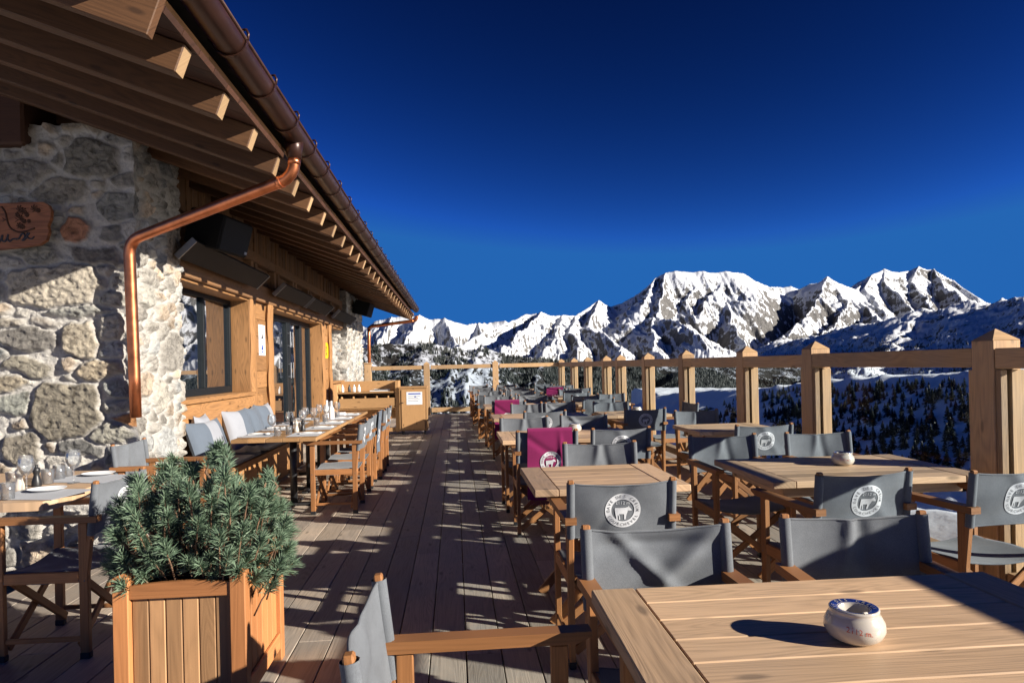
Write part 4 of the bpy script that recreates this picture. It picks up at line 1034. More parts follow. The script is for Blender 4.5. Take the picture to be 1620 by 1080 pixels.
# third row
table(1.0, 6.09, 1.22, .82, 0, "larch table with an ashtray just behind the nearer magenta blanket", GA)
mg1 = ch(.73, 5.58, 0, "chair under the nearer magenta blanket in the aisle row", 0)
ch(1.335, 5.61, 0.02, "emblem chair beside the nearer magenta blanket, its right half in shade", 1)
ch(.70, 6.50, PI, "plain backed chair on the far left side of the third aisle table", 3)
ch(1.335, 6.66, PI, "creased chair on the far right side of the third aisle table", 2)
table(2.62, 6.28, .82, .72, .02, "small larch table at the railing behind the large railing side table", GR)
ch(2.52, 5.54, .03, "emblem chair in front of the small larch table at the railing", 1)
ch(2.62, 6.78, PI, "plain backed chair behind the small larch table at the railing", 3)
# fourth row
table(1.05, 8.4, 1.2, .8, 0, "fourth larch table of the aisle row, behind the plain backed grey chairs", GA)
ch(1.0, 7.82, .05, "half hidden emblem chair in front of the fourth aisle table, left of two", 0)
ch(.99, 8.86, PI, "plain backed chair behind the fourth aisle table", 3)
ch(1.45, 8.9, PI+.1, "right hand plain backed chair behind the fourth aisle table", 2)
table(2.25, 8.38, .82, .75, 0, "fourth row larch table with an ashtray beside the railing posts", GR)
ch(2.16, 7.76, .04, "dark shaded chair with pale cow emblem in front of the fourth row railing table", 0)
ch(2.13, 8.8, PI, "plain backed chair behind the fourth row railing table", 3)
ch(2.78, 8.4, PI/2, "chair side on at the railing end of the fourth row table", 1)
# fifth row
table(1.05, 10.75, 1.2, .8, 0, "fifth larch table of the aisle row, behind the farther magenta blanket", GA)
mg2 = ch(.79, 10.02, 0, "chair under the farther magenta blanket in the aisle row", 0)
ch(1.40, 9.62, .1, "emblem chair just right of the farther magenta blanket", 1)
ch(.75, 11.35, PI, "left plain backed chair behind the fifth aisle table", 3)
ch(1.35, 11.3, PI, "right plain backed chair behind the fifth aisle table", 2)
table(2.35, 10.75, .85, .78, 0, "fifth row larch table beside the railing", GR)
ch(2.15, 10.2, .06, "right shaded emblem chair before the fifth row railing table", 0)
ch(2.15, 11.35, 0.1, "lit emblem chair standing behind the fifth row railing table", 1)
ch(2.72, 11.2, PI, "plain backed chair behind the railing end of the fifth row table", 3)
# farther rows
mg = []
for r, yc in enumerate((13.0, 15.2, 17.4)):
    o = ("sixth", "seventh", "last")[r]
    table(1.05, yc, 1.2, .8, random.uniform(-.04, .04), f"{o} row larch table on the aisle side, mostly hidden by chairs", GA)
    table(2.4, yc+.05, .85, .78, random.uniform(-.04, .04), f"{o} row larch table on the railing side, mostly hidden by chairs", GR)
    for k, (dx, sd) in enumerate(((.72, 0), (1.34, 0), (.7, 1), (1.36, 1))):
        ch(dx+random.uniform(-.06, .06), yc+(-.55 if sd == 0 else .57)+random.uniform(-.08, .08), (PI if sd else 0)+random.uniform(-.12, .12),
           f"{'left' if k % 2 == 0 else 'right'} chair on the {'far' if sd else 'near'} side of the {o} row aisle table")
    for k, (dx, sd) in enumerate(((2.2, 0), (2.6, 0), (2.4, 1))):
        if r == 0 and k == 1: continue
        if k == 1: dx = 2.72
        c_ = ch(dx+random.uniform(-.04, .04), yc+.05+(-.55 if sd == 0 else .58)+random.uniform(-.08, .08), (PI if sd else 0)+random.uniform(-.12, .12),
           f"{('left', 'right', 'single')[k]} chair on the {'far' if sd else 'near'} side of the {o} row railing table")
        if (r, k) in ((1, 0),): mg.append((c_, o, k))
ch(.62, 18.4, PI/2, "outermost chair beside the aisle at the far end of the terrace")
# blankets ----------------------------------------------------------
def blanket(chair, label, hang=.56, w=.36, off=.02, logo=True, mat='magenta'):
    z1 = .878; n = Vector((0, -1, 0))
    def S(u, v):
        x = off-w/2+w*u; s = math.sin
        if v < .28:                                       # inner flap
            t = v/.28; z = z1-.26*(1-t); return Vector((x, post_y(z)+.016+.006*s(9*u), z))
        if v < .34:
            t = (v-.28)/.06; a = PI*t; return Vector((x, post_y(z1)+.016*math.cos(a)-.004, z1+.012*s(a)))
        t = (v-.34)/.66; z = z1-hang*t
        fold = .014*math.exp(-((u-.72-.06*t)/.045)**2)*min(1, t*3)-.010*math.exp(-((t-.45*u-.12)/.05)**2)+.006*s(7*u+2*t)*t
        xx = x+(.02*t*(u-.5)); zz = z-.012*s(5*u)*t
        yy = post_y(max(zz, ZB0))-.036-fold-.01*t
        return Vector((xx, yy, zz))
    t = thing("blanket", label, "blanket", chair.location, chair.rotation_euler.z, "magenta blankets over chair backs")
    b = MB(); b.sheet(S, 30, 44, flip=False); b.sheet(lambda u, v: S(u, v)+Vector((0, .004 if v > .3 else -.004, 0)), 30, 44, flip=True)
    f_ = b.build("blanket_cloth", mat, t)
    b = MB()
    for i in range(34):
        u = (i+.5)/34; p = S(u, 1.0); b.tube([p, p+Vector((random.uniform(-.004, .004), -.002, -.02)), p+Vector((random.uniform(-.008, .008), -.003, -.04))], .0022, 4, sm=False)
    b.build("fringe", mat, t)
    if logo:
        e = MB()
        def fn(x, z):
            u = (x+.01+w/2)/w-.02; v = .34+.66*((.262-z)/hang); return S(u, min(max(v, .3), 1)), Vector((0, -1, 0))
        emblem(e, fn)
        for i, f in enumerate(e.f):
            P = [Vector(e.v[j]) for j in f]
            if (P[1]-P[0]).cross(P[2]-P[0]).y > 0: e.f[i] = f[::-1]
        e.build("emblem", ['white', mat], t)
    return t
blanket(mg1, "magenta blanket with white cow emblem over the nearer aisle chair back")
blanket(mg2, "magenta blanket with white cow emblem over the farther aisle chair back", off=-.03)
for c_, o, k in mg: blanket(c_, f"magenta blanket over the {('left', 'right', 'single')[k]} chair at the {o} row railing table", .14, .36, 0, False)

# ---- ashtrays
def lathe_ash(b):
    prof = [(.034, 0), (.045, .002), (.058, .012), (.0655, .028), (.064, .045), (.056, .060), (.0515, .066), (.0535, .070), (.0535, .074), (.052, .0755), (.0505, .0762), (.036, .073), (.0345, .0725), (.033, .0722), (.0325, .071), (.020, .050), (.0, .046)]
    b.lathe(prof, n=40, mis=[0]*10+[1, 0, 1, 0, 0, 0])
def ashtray(x, y, label, detail=False):
    t = thing("ashtray", label, "ashtray", (x, y, .7505), 0, "round white ashtrays")
    b = MB(); lathe_ash(b); b.build("pot", ['ceramic', 'cobalt'], t)
    if detail:
        b = MB(); word = "CAVE DES CREUX"
        for i, chh in enumerate(word):
            if chh == ' ': continue
            a = rad(205)-i*rad(17.5); v, f = text_polys(chh, .0125); c, s = math.cos(a-PI/2), math.sin(a-PI/2); k = len(b.v)
            for gx, gy in v:
                yy = gy+.0385; X_ = gx*c-yy*s; Y_ = gx*s+yy*c; rr_ = math.hypot(X_, Y_); b.v.append((X_, Y_, .0731+(rr_-.036)*.2207+.0006))
            for q in f: b.face([k+j for j in q])
        b.build("rim_lettering", 'ceramic', t)
        b = MB(); v, f = text_polys("2112 m.", .017); k = len(b.v)
        for gx, gy in v:
            a = rad(-112)+gx/.064; z = .034+gy; z_ = z+gx*-.12; rr_ = np.interp(z_, [.012, .028, .045, .06], [.058, .0655, .064, .056])+.0006; b.v.append((rr_*math.cos(a), rr_*math.sin(a), z_))
        for q in f: b.face([k+j for j in q])
        b.build("red_lettering", 'redink', t)
        b = MB(); b.tube([(-.008, -.05, .074), (-.004, -.043, .0745), (.004, -.043, .0745)], .004, 8); b.build("spout", 'ceramic', t)
    return t
ashtray(.905, 1.46, "white ashtray with blue lettered rim and red 2112 m. on the foreground table", True)
ax_ = UNP(1330, 735, .75); ashtray(ax_[0], ax_[1], "white ashtray on the large railing side table", True)
ax_ = UNP(907, 683, .75); ashtray(ax_[0], ax_[1], "small white ashtray on the third aisle table behind the magenta blanket")
ax_ = UNP(835, 641, .75); ashtray(.86, 10.6, "tiny white ashtray on the fifth aisle table")
ax_ = UNP(1022, 652, .75); ashtray(2.31, 8.35, "white ashtray on the fourth row railing table")

# ================================================================== LEFT SIDE
# live-edge table in front of the stone pier
pts = [UNP(*p, .75) for p in ((-220, 800), (-80, 796), (0, 795.8), (35, 794.5), (63, 793), (88, 789), (108, 781), (130, 773), (143, 768), (153, 765), (166, 757), (177, 750), (172, 745.5), (150, 744), (107, 745), (60, 747), (-60, 750), (-200, 752))]
t = thing("slab_table", "wavy edged wooden table laid for lunch against the stone pier", "table", (0, 0, 0))
b = MB(); b.prism(pts, .703, .75); b.build("tabletop", 'table', t)
for (x, y) in ((-2.75, 3.75), (-3.6, 4.2)):
    b = MB(); b.box(x-.06, x+.06, y-.35, y+.35, .0, .06, .01); b.box(x-.05, x+.05, y-.05, y+.05, .06, .70, .008); b.box(x-.04, x+.04, y-.3, y+.3, .64, .702, .005); b.build("leg", 'teak', t)
ch(-2.04, 3.69, PI/2, "shaded navy looking chair at the wavy edged table, behind the planter", 1)
ch(-2.29, 5.42, -PI/2, "grey chair backing onto the stone pier behind the pine", 3)
gB = "chairs along the bench table"
for i, y in enumerate((6.78, 7.43, 8.06, 8.72, 9.34)):
    ch(-1.2+random.uniform(-.015, .02), y, PI/2+random.uniform(-.03, .03), f"{('nearest', 'second', 'middle', 'fourth', 'farthest')[i]} of five chairs along the aisle side of the bench table", i % 4, gB)
# grey shawl on the middle chair
def shawl():
    t = thing("blanket", "grey blanket with white emblem hanging over the middle chair of the bench table", "blanket", (-1.2, 8.06, 0), PI/2)
    def S(u, v):
        x = -.15+.34*u; z = .885-.5*v; return Vector((x, post_y(max(z, .5))-.034-.012*math.sin(8*u+1)*v, z))
    b = MB(); b.sheet(S, 22, 26); b.sheet(lambda u, v: S(u, v)+Vector((0, .006, 0)), 22, 26, flip=True); b.build("blanket_cloth", 'pillow', t)
    e = MB(); emblem(e, lambda x, z: (S((x+.17)/.34, (.3-z)/.5), Vector((0, -1, 0))))
    for i, f in enumerate(e.f):
        P = [Vector(e.v[j]) for j in f]
        if (P[1]-P[0]).cross(P[2]-P[0]).y > 0: e.f[i] = f[::-1]
    e.build("emblem", ['white', 'pillow'], t)
shawl()
# bench table
t = thing("bench_table", "long wooden table laid with glasses in front of the wall bench", "table", (0, 0, 0))
b = MB()
for (y0, y1) in ((6.45, 8.3), (8.31, 10.18)):
    n = 5
    for i in range(n): b.box(-2.12+i*.158, -2.12+(i+1)*.158-.002, y0, y1, .715, .75, .003)
b.build("tabletop", 'station', t)
for (px_, zc_) in ((461, 6.85), (486, 7.75), (503, 8.9), (515, 9.8)):
    x, y = W(px_, zc_); b = MB(); b.tube([(x, y, .03), (x, y, .7)], .036, 14); b.box(x-.28, x+.28, y-.035, y+.035, 0.0, .035, .01); b.box(x-.035, x+.035, y-.28, y+.28, .002, .033, .01); b.box(x-.2, x+.2, y-.03, y+.03, .69, .713); b.build("pedestal", 'black', t)
# wall bench
t = thing("wall_bench", "wooden bench built along the timber wall under the window", "bench", (0, 0, 0))
b = MB(); [b.box(-2.68+i*.12, -2.68+i*.12+.115, 6.75, 9.9, .40, .44, .004) for i in range(4)]; b.build("seat", 'facade', t)
b = MB(); [b.box(-2.26, -2.23, 6.75+i*.45, 6.75+i*.45+.445, .02, .399, .004) for i in range(7)]; b.build("front_panel", 'facade', t)
b = MB(); b.box(-2.68, -2.22, 6.78, 9.88, .442, .475, .012); b.build("seat_pad", 'mat', t)
def pillow(loc, w, h, yaw, tilt, label, bands):
    o = MB(); n = 26
    def Sf(sgn):
        def S(u, v):
            a, c = 2*u-1, 2*v-1
            puff = (max(0, 1-abs(a)**2.6)*max(0, 1-abs(c)**2.6))**.55
            pin = 1-.07*(1-abs(a)**2)*abs(c)**3*0-.06*(math.cos(a*PI/2)**.5 if abs(a) < 1 else 0)*abs(c)**6
            pin2 = 1-.06*(math.cos(c*PI/2)**.5 if abs(c) < 1 else 0)*abs(a)**6
            wr = .008*math.sin(6*a+4*c+yaw*9)*puff
            return Vector((a*w/2*pin2, sgn*(.085*puff+wr*.5)+.0*a, (c*h/2)*pin+h/2-.02*(1-abs(a))*(v > .9)*(v-.9)*10))
        return S
    a0 = len(o.f); o.sheet(Sf(-1), n, n); o.sheet(Sf(1), n, n, flip=True)
    for k in range(len(o.f)):
        i = (k % (n*n)) % n; o.mi[k] = bands(i/n)
    me = o.mesh("pillow", ['pillow', 'pillow_light']); ob = link("pillow", me); ob.location = loc
    ob.rotation_euler = (Matrix.Rotation(yaw, 3, 'Z') @ Matrix.Rotation(tilt, 3, 'X')).to_euler()
    tag(ob, label, "pillow", "pillows on the wall bench"); return ob
pw = -PI/2
# local -Y face looks to the room (+X): yaw = +90 degrees
pillow((-2.46, 7.02, .47), .70, .46, PI/2-.12, -.32, "large blue grey pillow with a light band, nearest on the bench", lambda u: 1 if .42 < u < .76 else 0)
pillow((-2.60, 7.15, .50), .44, .46, PI/2+.1, -.12, "light pillow peeking out behind the nearest blue grey one", lambda u: 1)
pillow((-2.50, 8.12, .47), .52, .50, PI/2-.25, -.3, "white and grey pillow in the middle of the bench", lambda u: 1 if u < .5 else 0)
pillow((-2.48, 8.72, .47), .58, .50, PI/2+.12, -.3, "plain blue grey pillow leaning behind the white and grey one", lambda u: 0)
pillow((-2.50, 9.2, .47), .5, .5, PI/2-.1, -.25, "farthest bench pillow with a light half", lambda u: 1 if u > .5 else 0)
b = MB(); b.sheet(lambda u, v: (-2.5+.34*u, 7.55+.4*v, .50+.05*math.sin(PI*u)*math.sin(PI*v)+.01*math.sin(14*u+6*v)), 14, 14); b.sheet(lambda u, v: (-2.5+.34*u, 7.55+.4*v, .478), 2, 2, flip=True)
b.sheet(lambda u, v: (-2.5+.34*u, 7.55, .478+.022*v), 3, 1); o = b.build("folded_blanket", 'canvas'); tag(o, "dark grey blanket folded on the bench between the pillows", "blanket")
# glassware ---------------------------------------------------------
b = MB(); b.lathe([(.0, .0), (.034, .0015), (.033, .003), (.008, .006), (.004, .012), (.0038, .075), (.008, .085), (.026, .10), (.040, .128), (.0425, .15), (.038, .178), (.033, .198), (.0322, .1985), (.0318, .198), (.0368, .178), (.0412, .15), (.0388, .128), (.025, .1015), (.0, .091)], n=22)
WG = b.mesh("wine_glass", 'glass')
b = MB(); b.lathe([(.0, .0), (.029, .0), (.031, .004), (.035, .088), (.0342, .0885), (.0335, .088), (.0295, .007), (.0, .006)], n=20); TB = b.mesh("tumbler", 'glass')
MILL = [(.0, 0), (.025, 0), (.026, .004), (.025, .03), (.017, .055), (.014, .068), (.018, .082), (.0205, .092), (.019, .104), (.010, .111), (.009, .114), (.011, .12), (.008, .126), (.0, .128)]
def on_table(me, x, y, label, cat, group=None, z=.7505, name=None):
    o = link(name or me.name.split('.')[0], me); o.location = (x, y, z); tag(o, label, cat, group); return o
b = MB(); b.lathe(MILL, n=20); MW = b.mesh("salt_mill", 'ceramic'); b = MB(); b.lathe(MILL, n=20); MBK = b.mesh("pepper_mill", 'black')
b = MB(); b.box(-.15, .15, -.21, .21, 0, .003, .001); PM = b.mesh("placemat", 'mat')
def nap(b): b.sheet(lambda u, v: (-.05+.1*u, -.1+.2*v, .012+.003*math.sin(9*v+3*u)+.004*math.sin(PI*u)), 8, 12); b.box(-.05, .05, -.1, .1, 0, .009, .003)
b = MB(); nap(b); NP = b.mesh("napkin", 'linen')
def cutl(b): b.bar((-.105, 0, .004), (-.01, 0, .004), .012, .003); b.bar((-.01, 0, .004), (.105, 0, .004), .018, .002, ch=.0005)
b = MB(); cutl(b); KN = b.mesh("knife", 'steel')
g1 = "place settings on the bench table"; posw = ("first", "second", "third", "fourth", "fifth")
for i, y in enumerate((6.80, 7.48, 8.12, 8.78, 9.45)):
    o = on_table(PM, -1.50, y, f"{posw[i]} grey placemat from the camera on the aisle side of the bench table", "placemat", g1)
    o = on_table(NP, -1.46, y+.02, f"white napkin on the {posw[i]} aisle side placemat of the bench table", "napkin", g1, .755); o.rotation_euler[2] = PI/2
    if i < 4:
        on_table(PM, -1.95, y+.05, f"{posw[i]} grey placemat from the camera on the wall side of the bench table", "placemat", g1)
        o = on_table(NP, -1.98, y+.08, f"white napkin on the {posw[i]} wall side placemat of the bench table", "napkin", g1, .755); o.rotation_euler[2] = PI/2
for i, (x, y) in enumerate(((-1.86, 6.9), (-1.78, 7.3), (-1.70, 7.55), (-1.66, 7.95), (-1.78, 8.05), (-1.62, 8.5), (-1.74, 8.65), (-1.60, 9.15), (-1.72, 9.3))):
    on_table(WG, x, y, f"{('nearest', 'second', 'third', 'fourth', 'fifth', 'sixth', 'seventh', 'eighth', 'farthest')[i]} wine glass going away from the camera along the bench table", "wine glass", "wine glasses on the bench table")
for i, (x, y) in enumerate(((-1.76, 6.72), (-1.68, 6.85), (-1.64, 7.22), (-1.60, 7.8), (-1.60, 8.3), (-1.57, 8.95))):
    on_table(TB, x, y, f"{('nearest', 'second', 'third', 'fourth', 'fifth', 'farthest')[i]} water tumbler along the bench table", "tumbler", "tumblers on the bench table")
on_table(MW, -1.66, 7.08, "white salt mill on the bench table", "salt mill"); on_table(MBK, -1.61, 7.15, "black pepper mill on the bench table", "pepper mill")
b = MB(); b.lathe([(.0, 0), (.034, 0), (.036, .01), (.036, .12), (.03, .145), (.013, .175), (.012, .22), (.014, .222), (.014, .235), (.0, .236)], n=18)
BT = b.mesh("carafe", 'linen'); on_table(BT, -1.70, 8.95, "left white bottle near the far end of the bench table", "bottle", "white bottles"); on_table(BT, -1.60, 8.72, "right white bottle near the far end of the bench table", "bottle", "white bottles")
b = MB(); b.tube([(0, 0, 0), (0, 0, .15)], [.02, .018], 12); b.tube([(0, 0, .15), (0, 0, .2)], [.01, .009], 8); DB = b.mesh("dark_bottle", 'black'); on_table(DB, -1.72, 7.12, "slim dark bottle between the glasses of the bench table", "bottle")
b = MB(); b.box(-.06, .06, -.05, .05, 0, .045, .015); BB = b.mesh("bread_basket", 'linen'); on_table(BB, -1.58, 9.35, "small cloth bread basket near the far end of the bench table", "basket")
# slab table settings
def at75(px, y): return UNP(px, y, .75)
for i, (px_, y_, rz_) in enumerate(((58, 782, 1.45), (140, 757, 1.4))):
    x, y = at75(px_, y_); o = on_table(PM, x, y, ("near grey placemat on the wavy edged table", "far grey placemat on the wavy edged table")[i], "placemat"); o.rotation_euler[2] = rz_-.1
    x, y = at75(px_+12, y_-5); b = MB(); b.lathe([(.0, .004), (.07, .004), (.098, .013), (.10, .015), (.096, .012), (.07, .001), (.0, .001)][::-1], n=30); b.v = [(u*1.0, v*.8, w) for u, v, w in b.v]
    o = b.build("plate", 'linen'); o.location = (x, y, .7545); tag(o, ("white dish on the near placemat of the wavy edged table", "white dish on the far placemat of the wavy edged table")[i], "dish")
x, y = at75(38, 776); on_table(WG, x, y, "wine glass on the wavy edged table in front of the stone pier", "wine glass")
x, y = at75(113, 764); on_table(WG, x, y, "slender second wine glass beside the stone pier", "wine glass")
for i, (px_, y_) in enumerate(((8, 790), (72, 765), (90, 758), (103, 754), (16, 770))):
    x, y = at75(px_, y_); on_table(TB, x, y, ("tumbler at the left picture edge on the wavy edged table", "tumbler right beside the black pepper mill on the wavy edged table", "middle tumbler of three on the wavy edged table", "rightmost tumbler on the wavy edged table", "tumbler behind the white salt mill")[i], "tumbler", "tumblers on the wavy edged table")
x, y = at75(27, 775); o = on_table(MW, x, y, "white salt mill on the wavy edged table", "salt mill"); x, y = at75(54, 769); on_table(MBK, x, y, "black pepper mill on the wavy edged table", "pepper mill")
# service station ---------------------------------------------------
YS = 14.05
t = thing("serving_station", "open wooden serving station with bottles on its shelf at the end of the bench table", "station", (0, 0, 0))
wd = 'station'
def P_(nm, fn, mat=wd): b = MB(); fn(b); return b.build(nm, mat, t)
x0, x1 = -2.52, -1.19
P_("side_panel", lambda b: b.box(x0, x0+.07, YS, YS+.5, .05, 1.06, .004)); P_("side_panel", lambda b: b.box(x1-.07, x1, YS, YS+.5, .05, 1.12, .004))
P_("back_panel", lambda b: b.box(x0+.07, x1-.07, YS+.47, YS+.5, .3, 1.12, .003)); P_("shelf", lambda b: b.box(x0+.072, x1-.072, YS, YS+.468, .87, .905, .004))
P_("drawer_front", lambda b: b.box(x0+.1, x1-.09, YS-.012, YS+.012, .56, .77, .004)); P_("shelf", lambda b: b.box(x0+.072, x1-.072, YS+.015, YS+.468, .53, .555, .003))
P_("divider_row", lambda b: [b.box(x0+.14+i*.24, x0+.165+i*.24, YS+.014, YS+.45, .556, .81, .003) for i in range(5)]); P_("base_rail", lambda b: b.box(x0+.072, x1-.072, YS+.02, YS+.06, .06, .14, .003))
P_("lower_shelf", lambda b: b.box(x0+.072, x1-.072, YS+.07, YS+.468, .09, .115, .003))
for i, xx in enumerate((-2.36, -2.22, -2.12, -2.02)):
    b = MB(); b.lathe([(0, 0), (.03, 0), (.031, .01), (.031, .09), (.014, .12), (.013, .15), (0, .152)], n=14); o = b.build("bottle", 'black' if i == 1 else 'linen'); o.location = (xx, YS+.12, .9055)
    tag(o, ("leftmost white bottle on the serving station", "dark bottle between white ones on the serving station", "white bottle right of the dark one on the serving station", "rightmost white bottle on the serving station")[i], "bottle", "bottles on the serving station")
b = MB(); b.sheet(lambda u, v: (-1.8+.42*u, YS+.08+.25*v, .93+.012*math.sin(9*u)+.02*math.sin(PI*u)), 10, 6); b.box(-1.8, -1.38, YS+.08, YS+.33, .906, .925, .004); o = b.build("napkin_stack", 'linen'); tag(o, "stack of folded white napkins on the serving station", "napkins")
t = thing("cabinet", "narrow wooden cabinet on casters with a white notice on its door", "cabinet", (0, 0, 0)); x0, x1 = -1.18, -.60
P_("body", lambda b: (b.box(x0, x1, YS-.06, YS+.42, .07, .96, .004), b.box(x0-.012, x1+.012, YS-.072, YS+.432, .962, .99, .004)))
dr = P_("door", lambda b: b.box(x0+.05, x1-.05, YS-.075, YS-.061, .1, .93, .004))
b = MB(); b.tube([(x0+.07, YS-.08, .66), (x0+.07, YS-.1, .66)], .012, 10); b.tube([(x0+.03, YS-.1, .652), (x0+.1, YS-.1, .665)], .006, 8); b.build("handle", 'black', dr)
for xx in (x0+.06, x1-.06):
    for yy in (YS, YS+.36): b = MB(); b.tube([(xx-.012, yy, .03), (xx+.012, yy, .03)], .03, 12); b.box(xx-.015, xx+.015, yy-.02, yy+.02, .045, .069); b.build("caster", 'black', t)
X0, Z0 = PLY(642, 620, YS-.08); X1, Z1 = PLY(667, 639.5, YS-.08)
b = MB(); b.box(X0, X1, YS-.079, YS-.0765, Z1, Z0)
hw = X1-X0; hh_ = Z0-Z1
b.box(X0+hw*.12, X1-hw*.1, YS-.0805, YS-.0795, Z0-hh_*.2, Z0-hh_*.1, mi=1)
for i in range(4): b.box(X0+hw*.1, X1-hw*(.15+.1*(i % 2)), YS-.0805, YS-.0795, Z0-hh_*(.36+.13*i), Z0-hh_*(.32+.13*i), mi=2)
b.box(X0+hw*.5, X0+hw*.62, YS-.081, YS-.0796, Z0-hh_*.42, Z0-hh_*.34, mi=1)
o = b.build("notice", ['paper', 'blueink', 'grey_line' if False else 'mat']); tag(o, "white printed notice fixed to the cabinet door", "notice")
# wall signs --------------------------------------------------------
y0, zt = PLX(411, 513, XW+.012); y1, _ = PLX(420.5, 513, XW+.012); _, zb = PLX(411.5, 562, XW+.012)
b = MB(); xs = XW+.012; b.box(xs-.008, xs, y0, y1, zb, zt); H_ = zt-zb; ym = (y0+y1)/2
k = len(b.v); b.v += [(xs+.001, ym-.05, zb+H_*.55), (xs+.001, ym+.05, zb+H_*.55), (xs+.001, ym+.01, zb+H_*.74)]; b.face((k, k+1, k+2), mi=1)
b.box(xs, xs+.001, ym-.05, ym+.05, zb+H_*.18, zb+H_*.26, mi=2); b.box(xs, xs+.001, ym-.03, ym+.05, zb+H_*.10, zb+H_*.15, mi=2); b.tube([(xs, ym, zb+H_*.29), (xs+.0012, ym, zb+H_*.29)], .03, 12, mi=2); b.box(xs, xs+.001, ym-.055, ym-.02, zb+H_*.05, zb+H_*.08, mi=2)
for q in (.93, .89, .85, .46, .42, .38): b.box(xs, xs+.001, y0+.05, y1-.05, zb+H_*q, zb+H_*(q+.015), mi=3)
o = b.build("wall_sign", ['paper', 'blackink', 'blueink', 'mat']); tag(o, "tall white pictogram sign on the timber wall between window and door", "sign")
y0, zt = PLX(513.5, 541, XW+.012); y1, _ = PLX(520, 541, XW+.012); _, zb = PLX(514, 567, XW+.012)
b = MB(); n = 8; hw = (y1-y0)/2; ym = (y0+y1)/2; out = []
for i in range(24):
    a = 2*PI*i/24; out.append((ym+hw*math.copysign(abs(math.cos(a))**.6, math.cos(a)), (zt+zb)/2+(zt-zb)/2*math.copysign(abs(math.sin(a))**.45, math.sin(a))))
b.prism(out, XW+.002, XW+.014); b.v = [(z, x, y) for x, y, z in b.v]
for q in (.68, .5, .3): b.tube([(XW+.014, ym, zb+(zt-zb)*q), (XW+.0155, ym, zb+(zt-zb)*q)], .035 if q != .5 else .02, 10, mi=1)
o = b.build("wall_sign", ['yellow', 'blackink']); tag(o, "yellow rounded sign with black marks on the wall beyond the door", "sign")
# carved sign on the pier
YP = YF-.14
def q(px, y): return PLY(px, y, YP)
out = [q(*p) for p in ((-190, 332), (-190, 405), (0, 395), (40, 391), (66, 387), (77, 380), (82, 366), (80, 357), (85, 345), (86, 333), (82, 324), (74, 319.5), (40, 320), (0, 322))]
t = thing("carved_sign", "carved wooden sign with black script and flowers hung on the stone pier", "sign", (0, 0, 0))
b = MB(); b.prism([(x, z) for x, z in out], 0, .04); b.uv = [[(c[0], c[1]) for c in f] for f in b.uv]; b.v = [(x, YP+z, zz) for x, zz, z in b.v]; b.build("board", 'sign', t)
def stroke(b, pts, r):
    P = [q(*p) for p in pts]; b.tube([(x, YP-.001, z) for x, z in P], r, 6)
def smooth(pts, n=6):
    out = []
    for i in range(len(pts)-1):
        p0 = pts[max(i-1, 0)]; p1 = pts[i]; p2 = pts[i+1]; p3 = pts[min(i+2, len(pts)-1)]
        for k in range(n):
            t_ = k/n; out.append(tuple(.5*((2*p1[j])+(-p0[j]+p2[j])*t_+(2*p0[j]-5*p1[j]+4*p2[j]-p3[j])*t_*t_+(-p0[j]+3*p1[j]-3*p2[j]+p3[j])*t_**3) for j in (0, 1)))
    return out+[pts[-1]]
b = MB()
stroke(b, smooth([(-8, 379), (-2, 376), (2, 372), (-1, 369.5), (-4, 373), (-4, 379), (2, 383), (6, 380), (9, 372)]), .007)
stroke(b, smooth([(9, 372), (8, 379), (11, 382.5), (15, 379), (18, 371), (17, 378), (20, 382), (25, 378.5), (32, 378)]), .007)
stroke(b, smooth([(30, 379), (35, 377), (39, 371), (43, 370), (44, 376), (40, 380), (44, 379), (48, 373), (52, 368.5)]), .007)
stroke(b, smooth([(49, 368), (47, 372), (50, 377), (55, 378), (59, 374.5)]), .006)
b.build("lettering", 'blackink', t)
b = MB(); stroke(b, smooth([(8, 327), (14, 336), (17, 350), (22, 361), (33, 367), (45, 366.5), (60, 361)]), .007)
for (cx, cy, s) in ((37, 331, 6), (42, 334, 6), (33, 340, 4), (60, 330, 6), (66, 333, 4), (38, 345, 4.5), (43, 350, 4), (36, 357, 5), (41, 359, 4), (48, 340, 4), (51, 350, 3)):
    for k in range(7): a = k*.9+cx; stroke(b, [(cx, cy), (cx+s*.6*math.cos(a), cy+s*.6*math.sin(a)), (cx+s*math.cos(a+.4), cy+s*math.sin(a+.4))], .0045)
for (cx, cy) in ((0, 348), (9, 348), (29, 348)): stroke(b, [(cx, cy-3), (cx+5, cy), (cx, cy+3)], .003)
b.build("flower_carving", 'soffit', t)
# speakers, heaters -------------------------------------------------
def speaker(x, y, z, rz, s, label, ry=0.0):
    t = thing("loudspeaker", label, "speaker", (x, y, z), rz, "black loudspeakers under the eaves"); t.rotation_euler = (0.28, ry, rz)
    b = MB(); b.box(-.30*s, .30*s, -.2*s, .2*s, -.19*s, .19*s, .015); b.build("body", 'speaker', t)
    b = MB(); b.box(-.28*s, .28*s, -.212*s, -.2015*s, -.17*s, .17*s, .006); b.build("grille", 'heater', t)
    b = MB(); b.box(-.03, .03, .2*s, .2*s+.16, -.03, .03); b.build("bracket", 'black', t)
    b = MB(); b.box(.22*s, .27*s, -.216*s, -.213*s, -.15*s, -.12*s); b.build("badge", 'steel', t)
speaker(-2.36, 6.98, 2.80, PI/2-.2, .92, "large black loudspeaker under the eaves behind the copper pipe")
speaker(-2.35, 17.6, 2.95, PI/2-.1, .95, "far black loudspeaker at the end of the eaves")
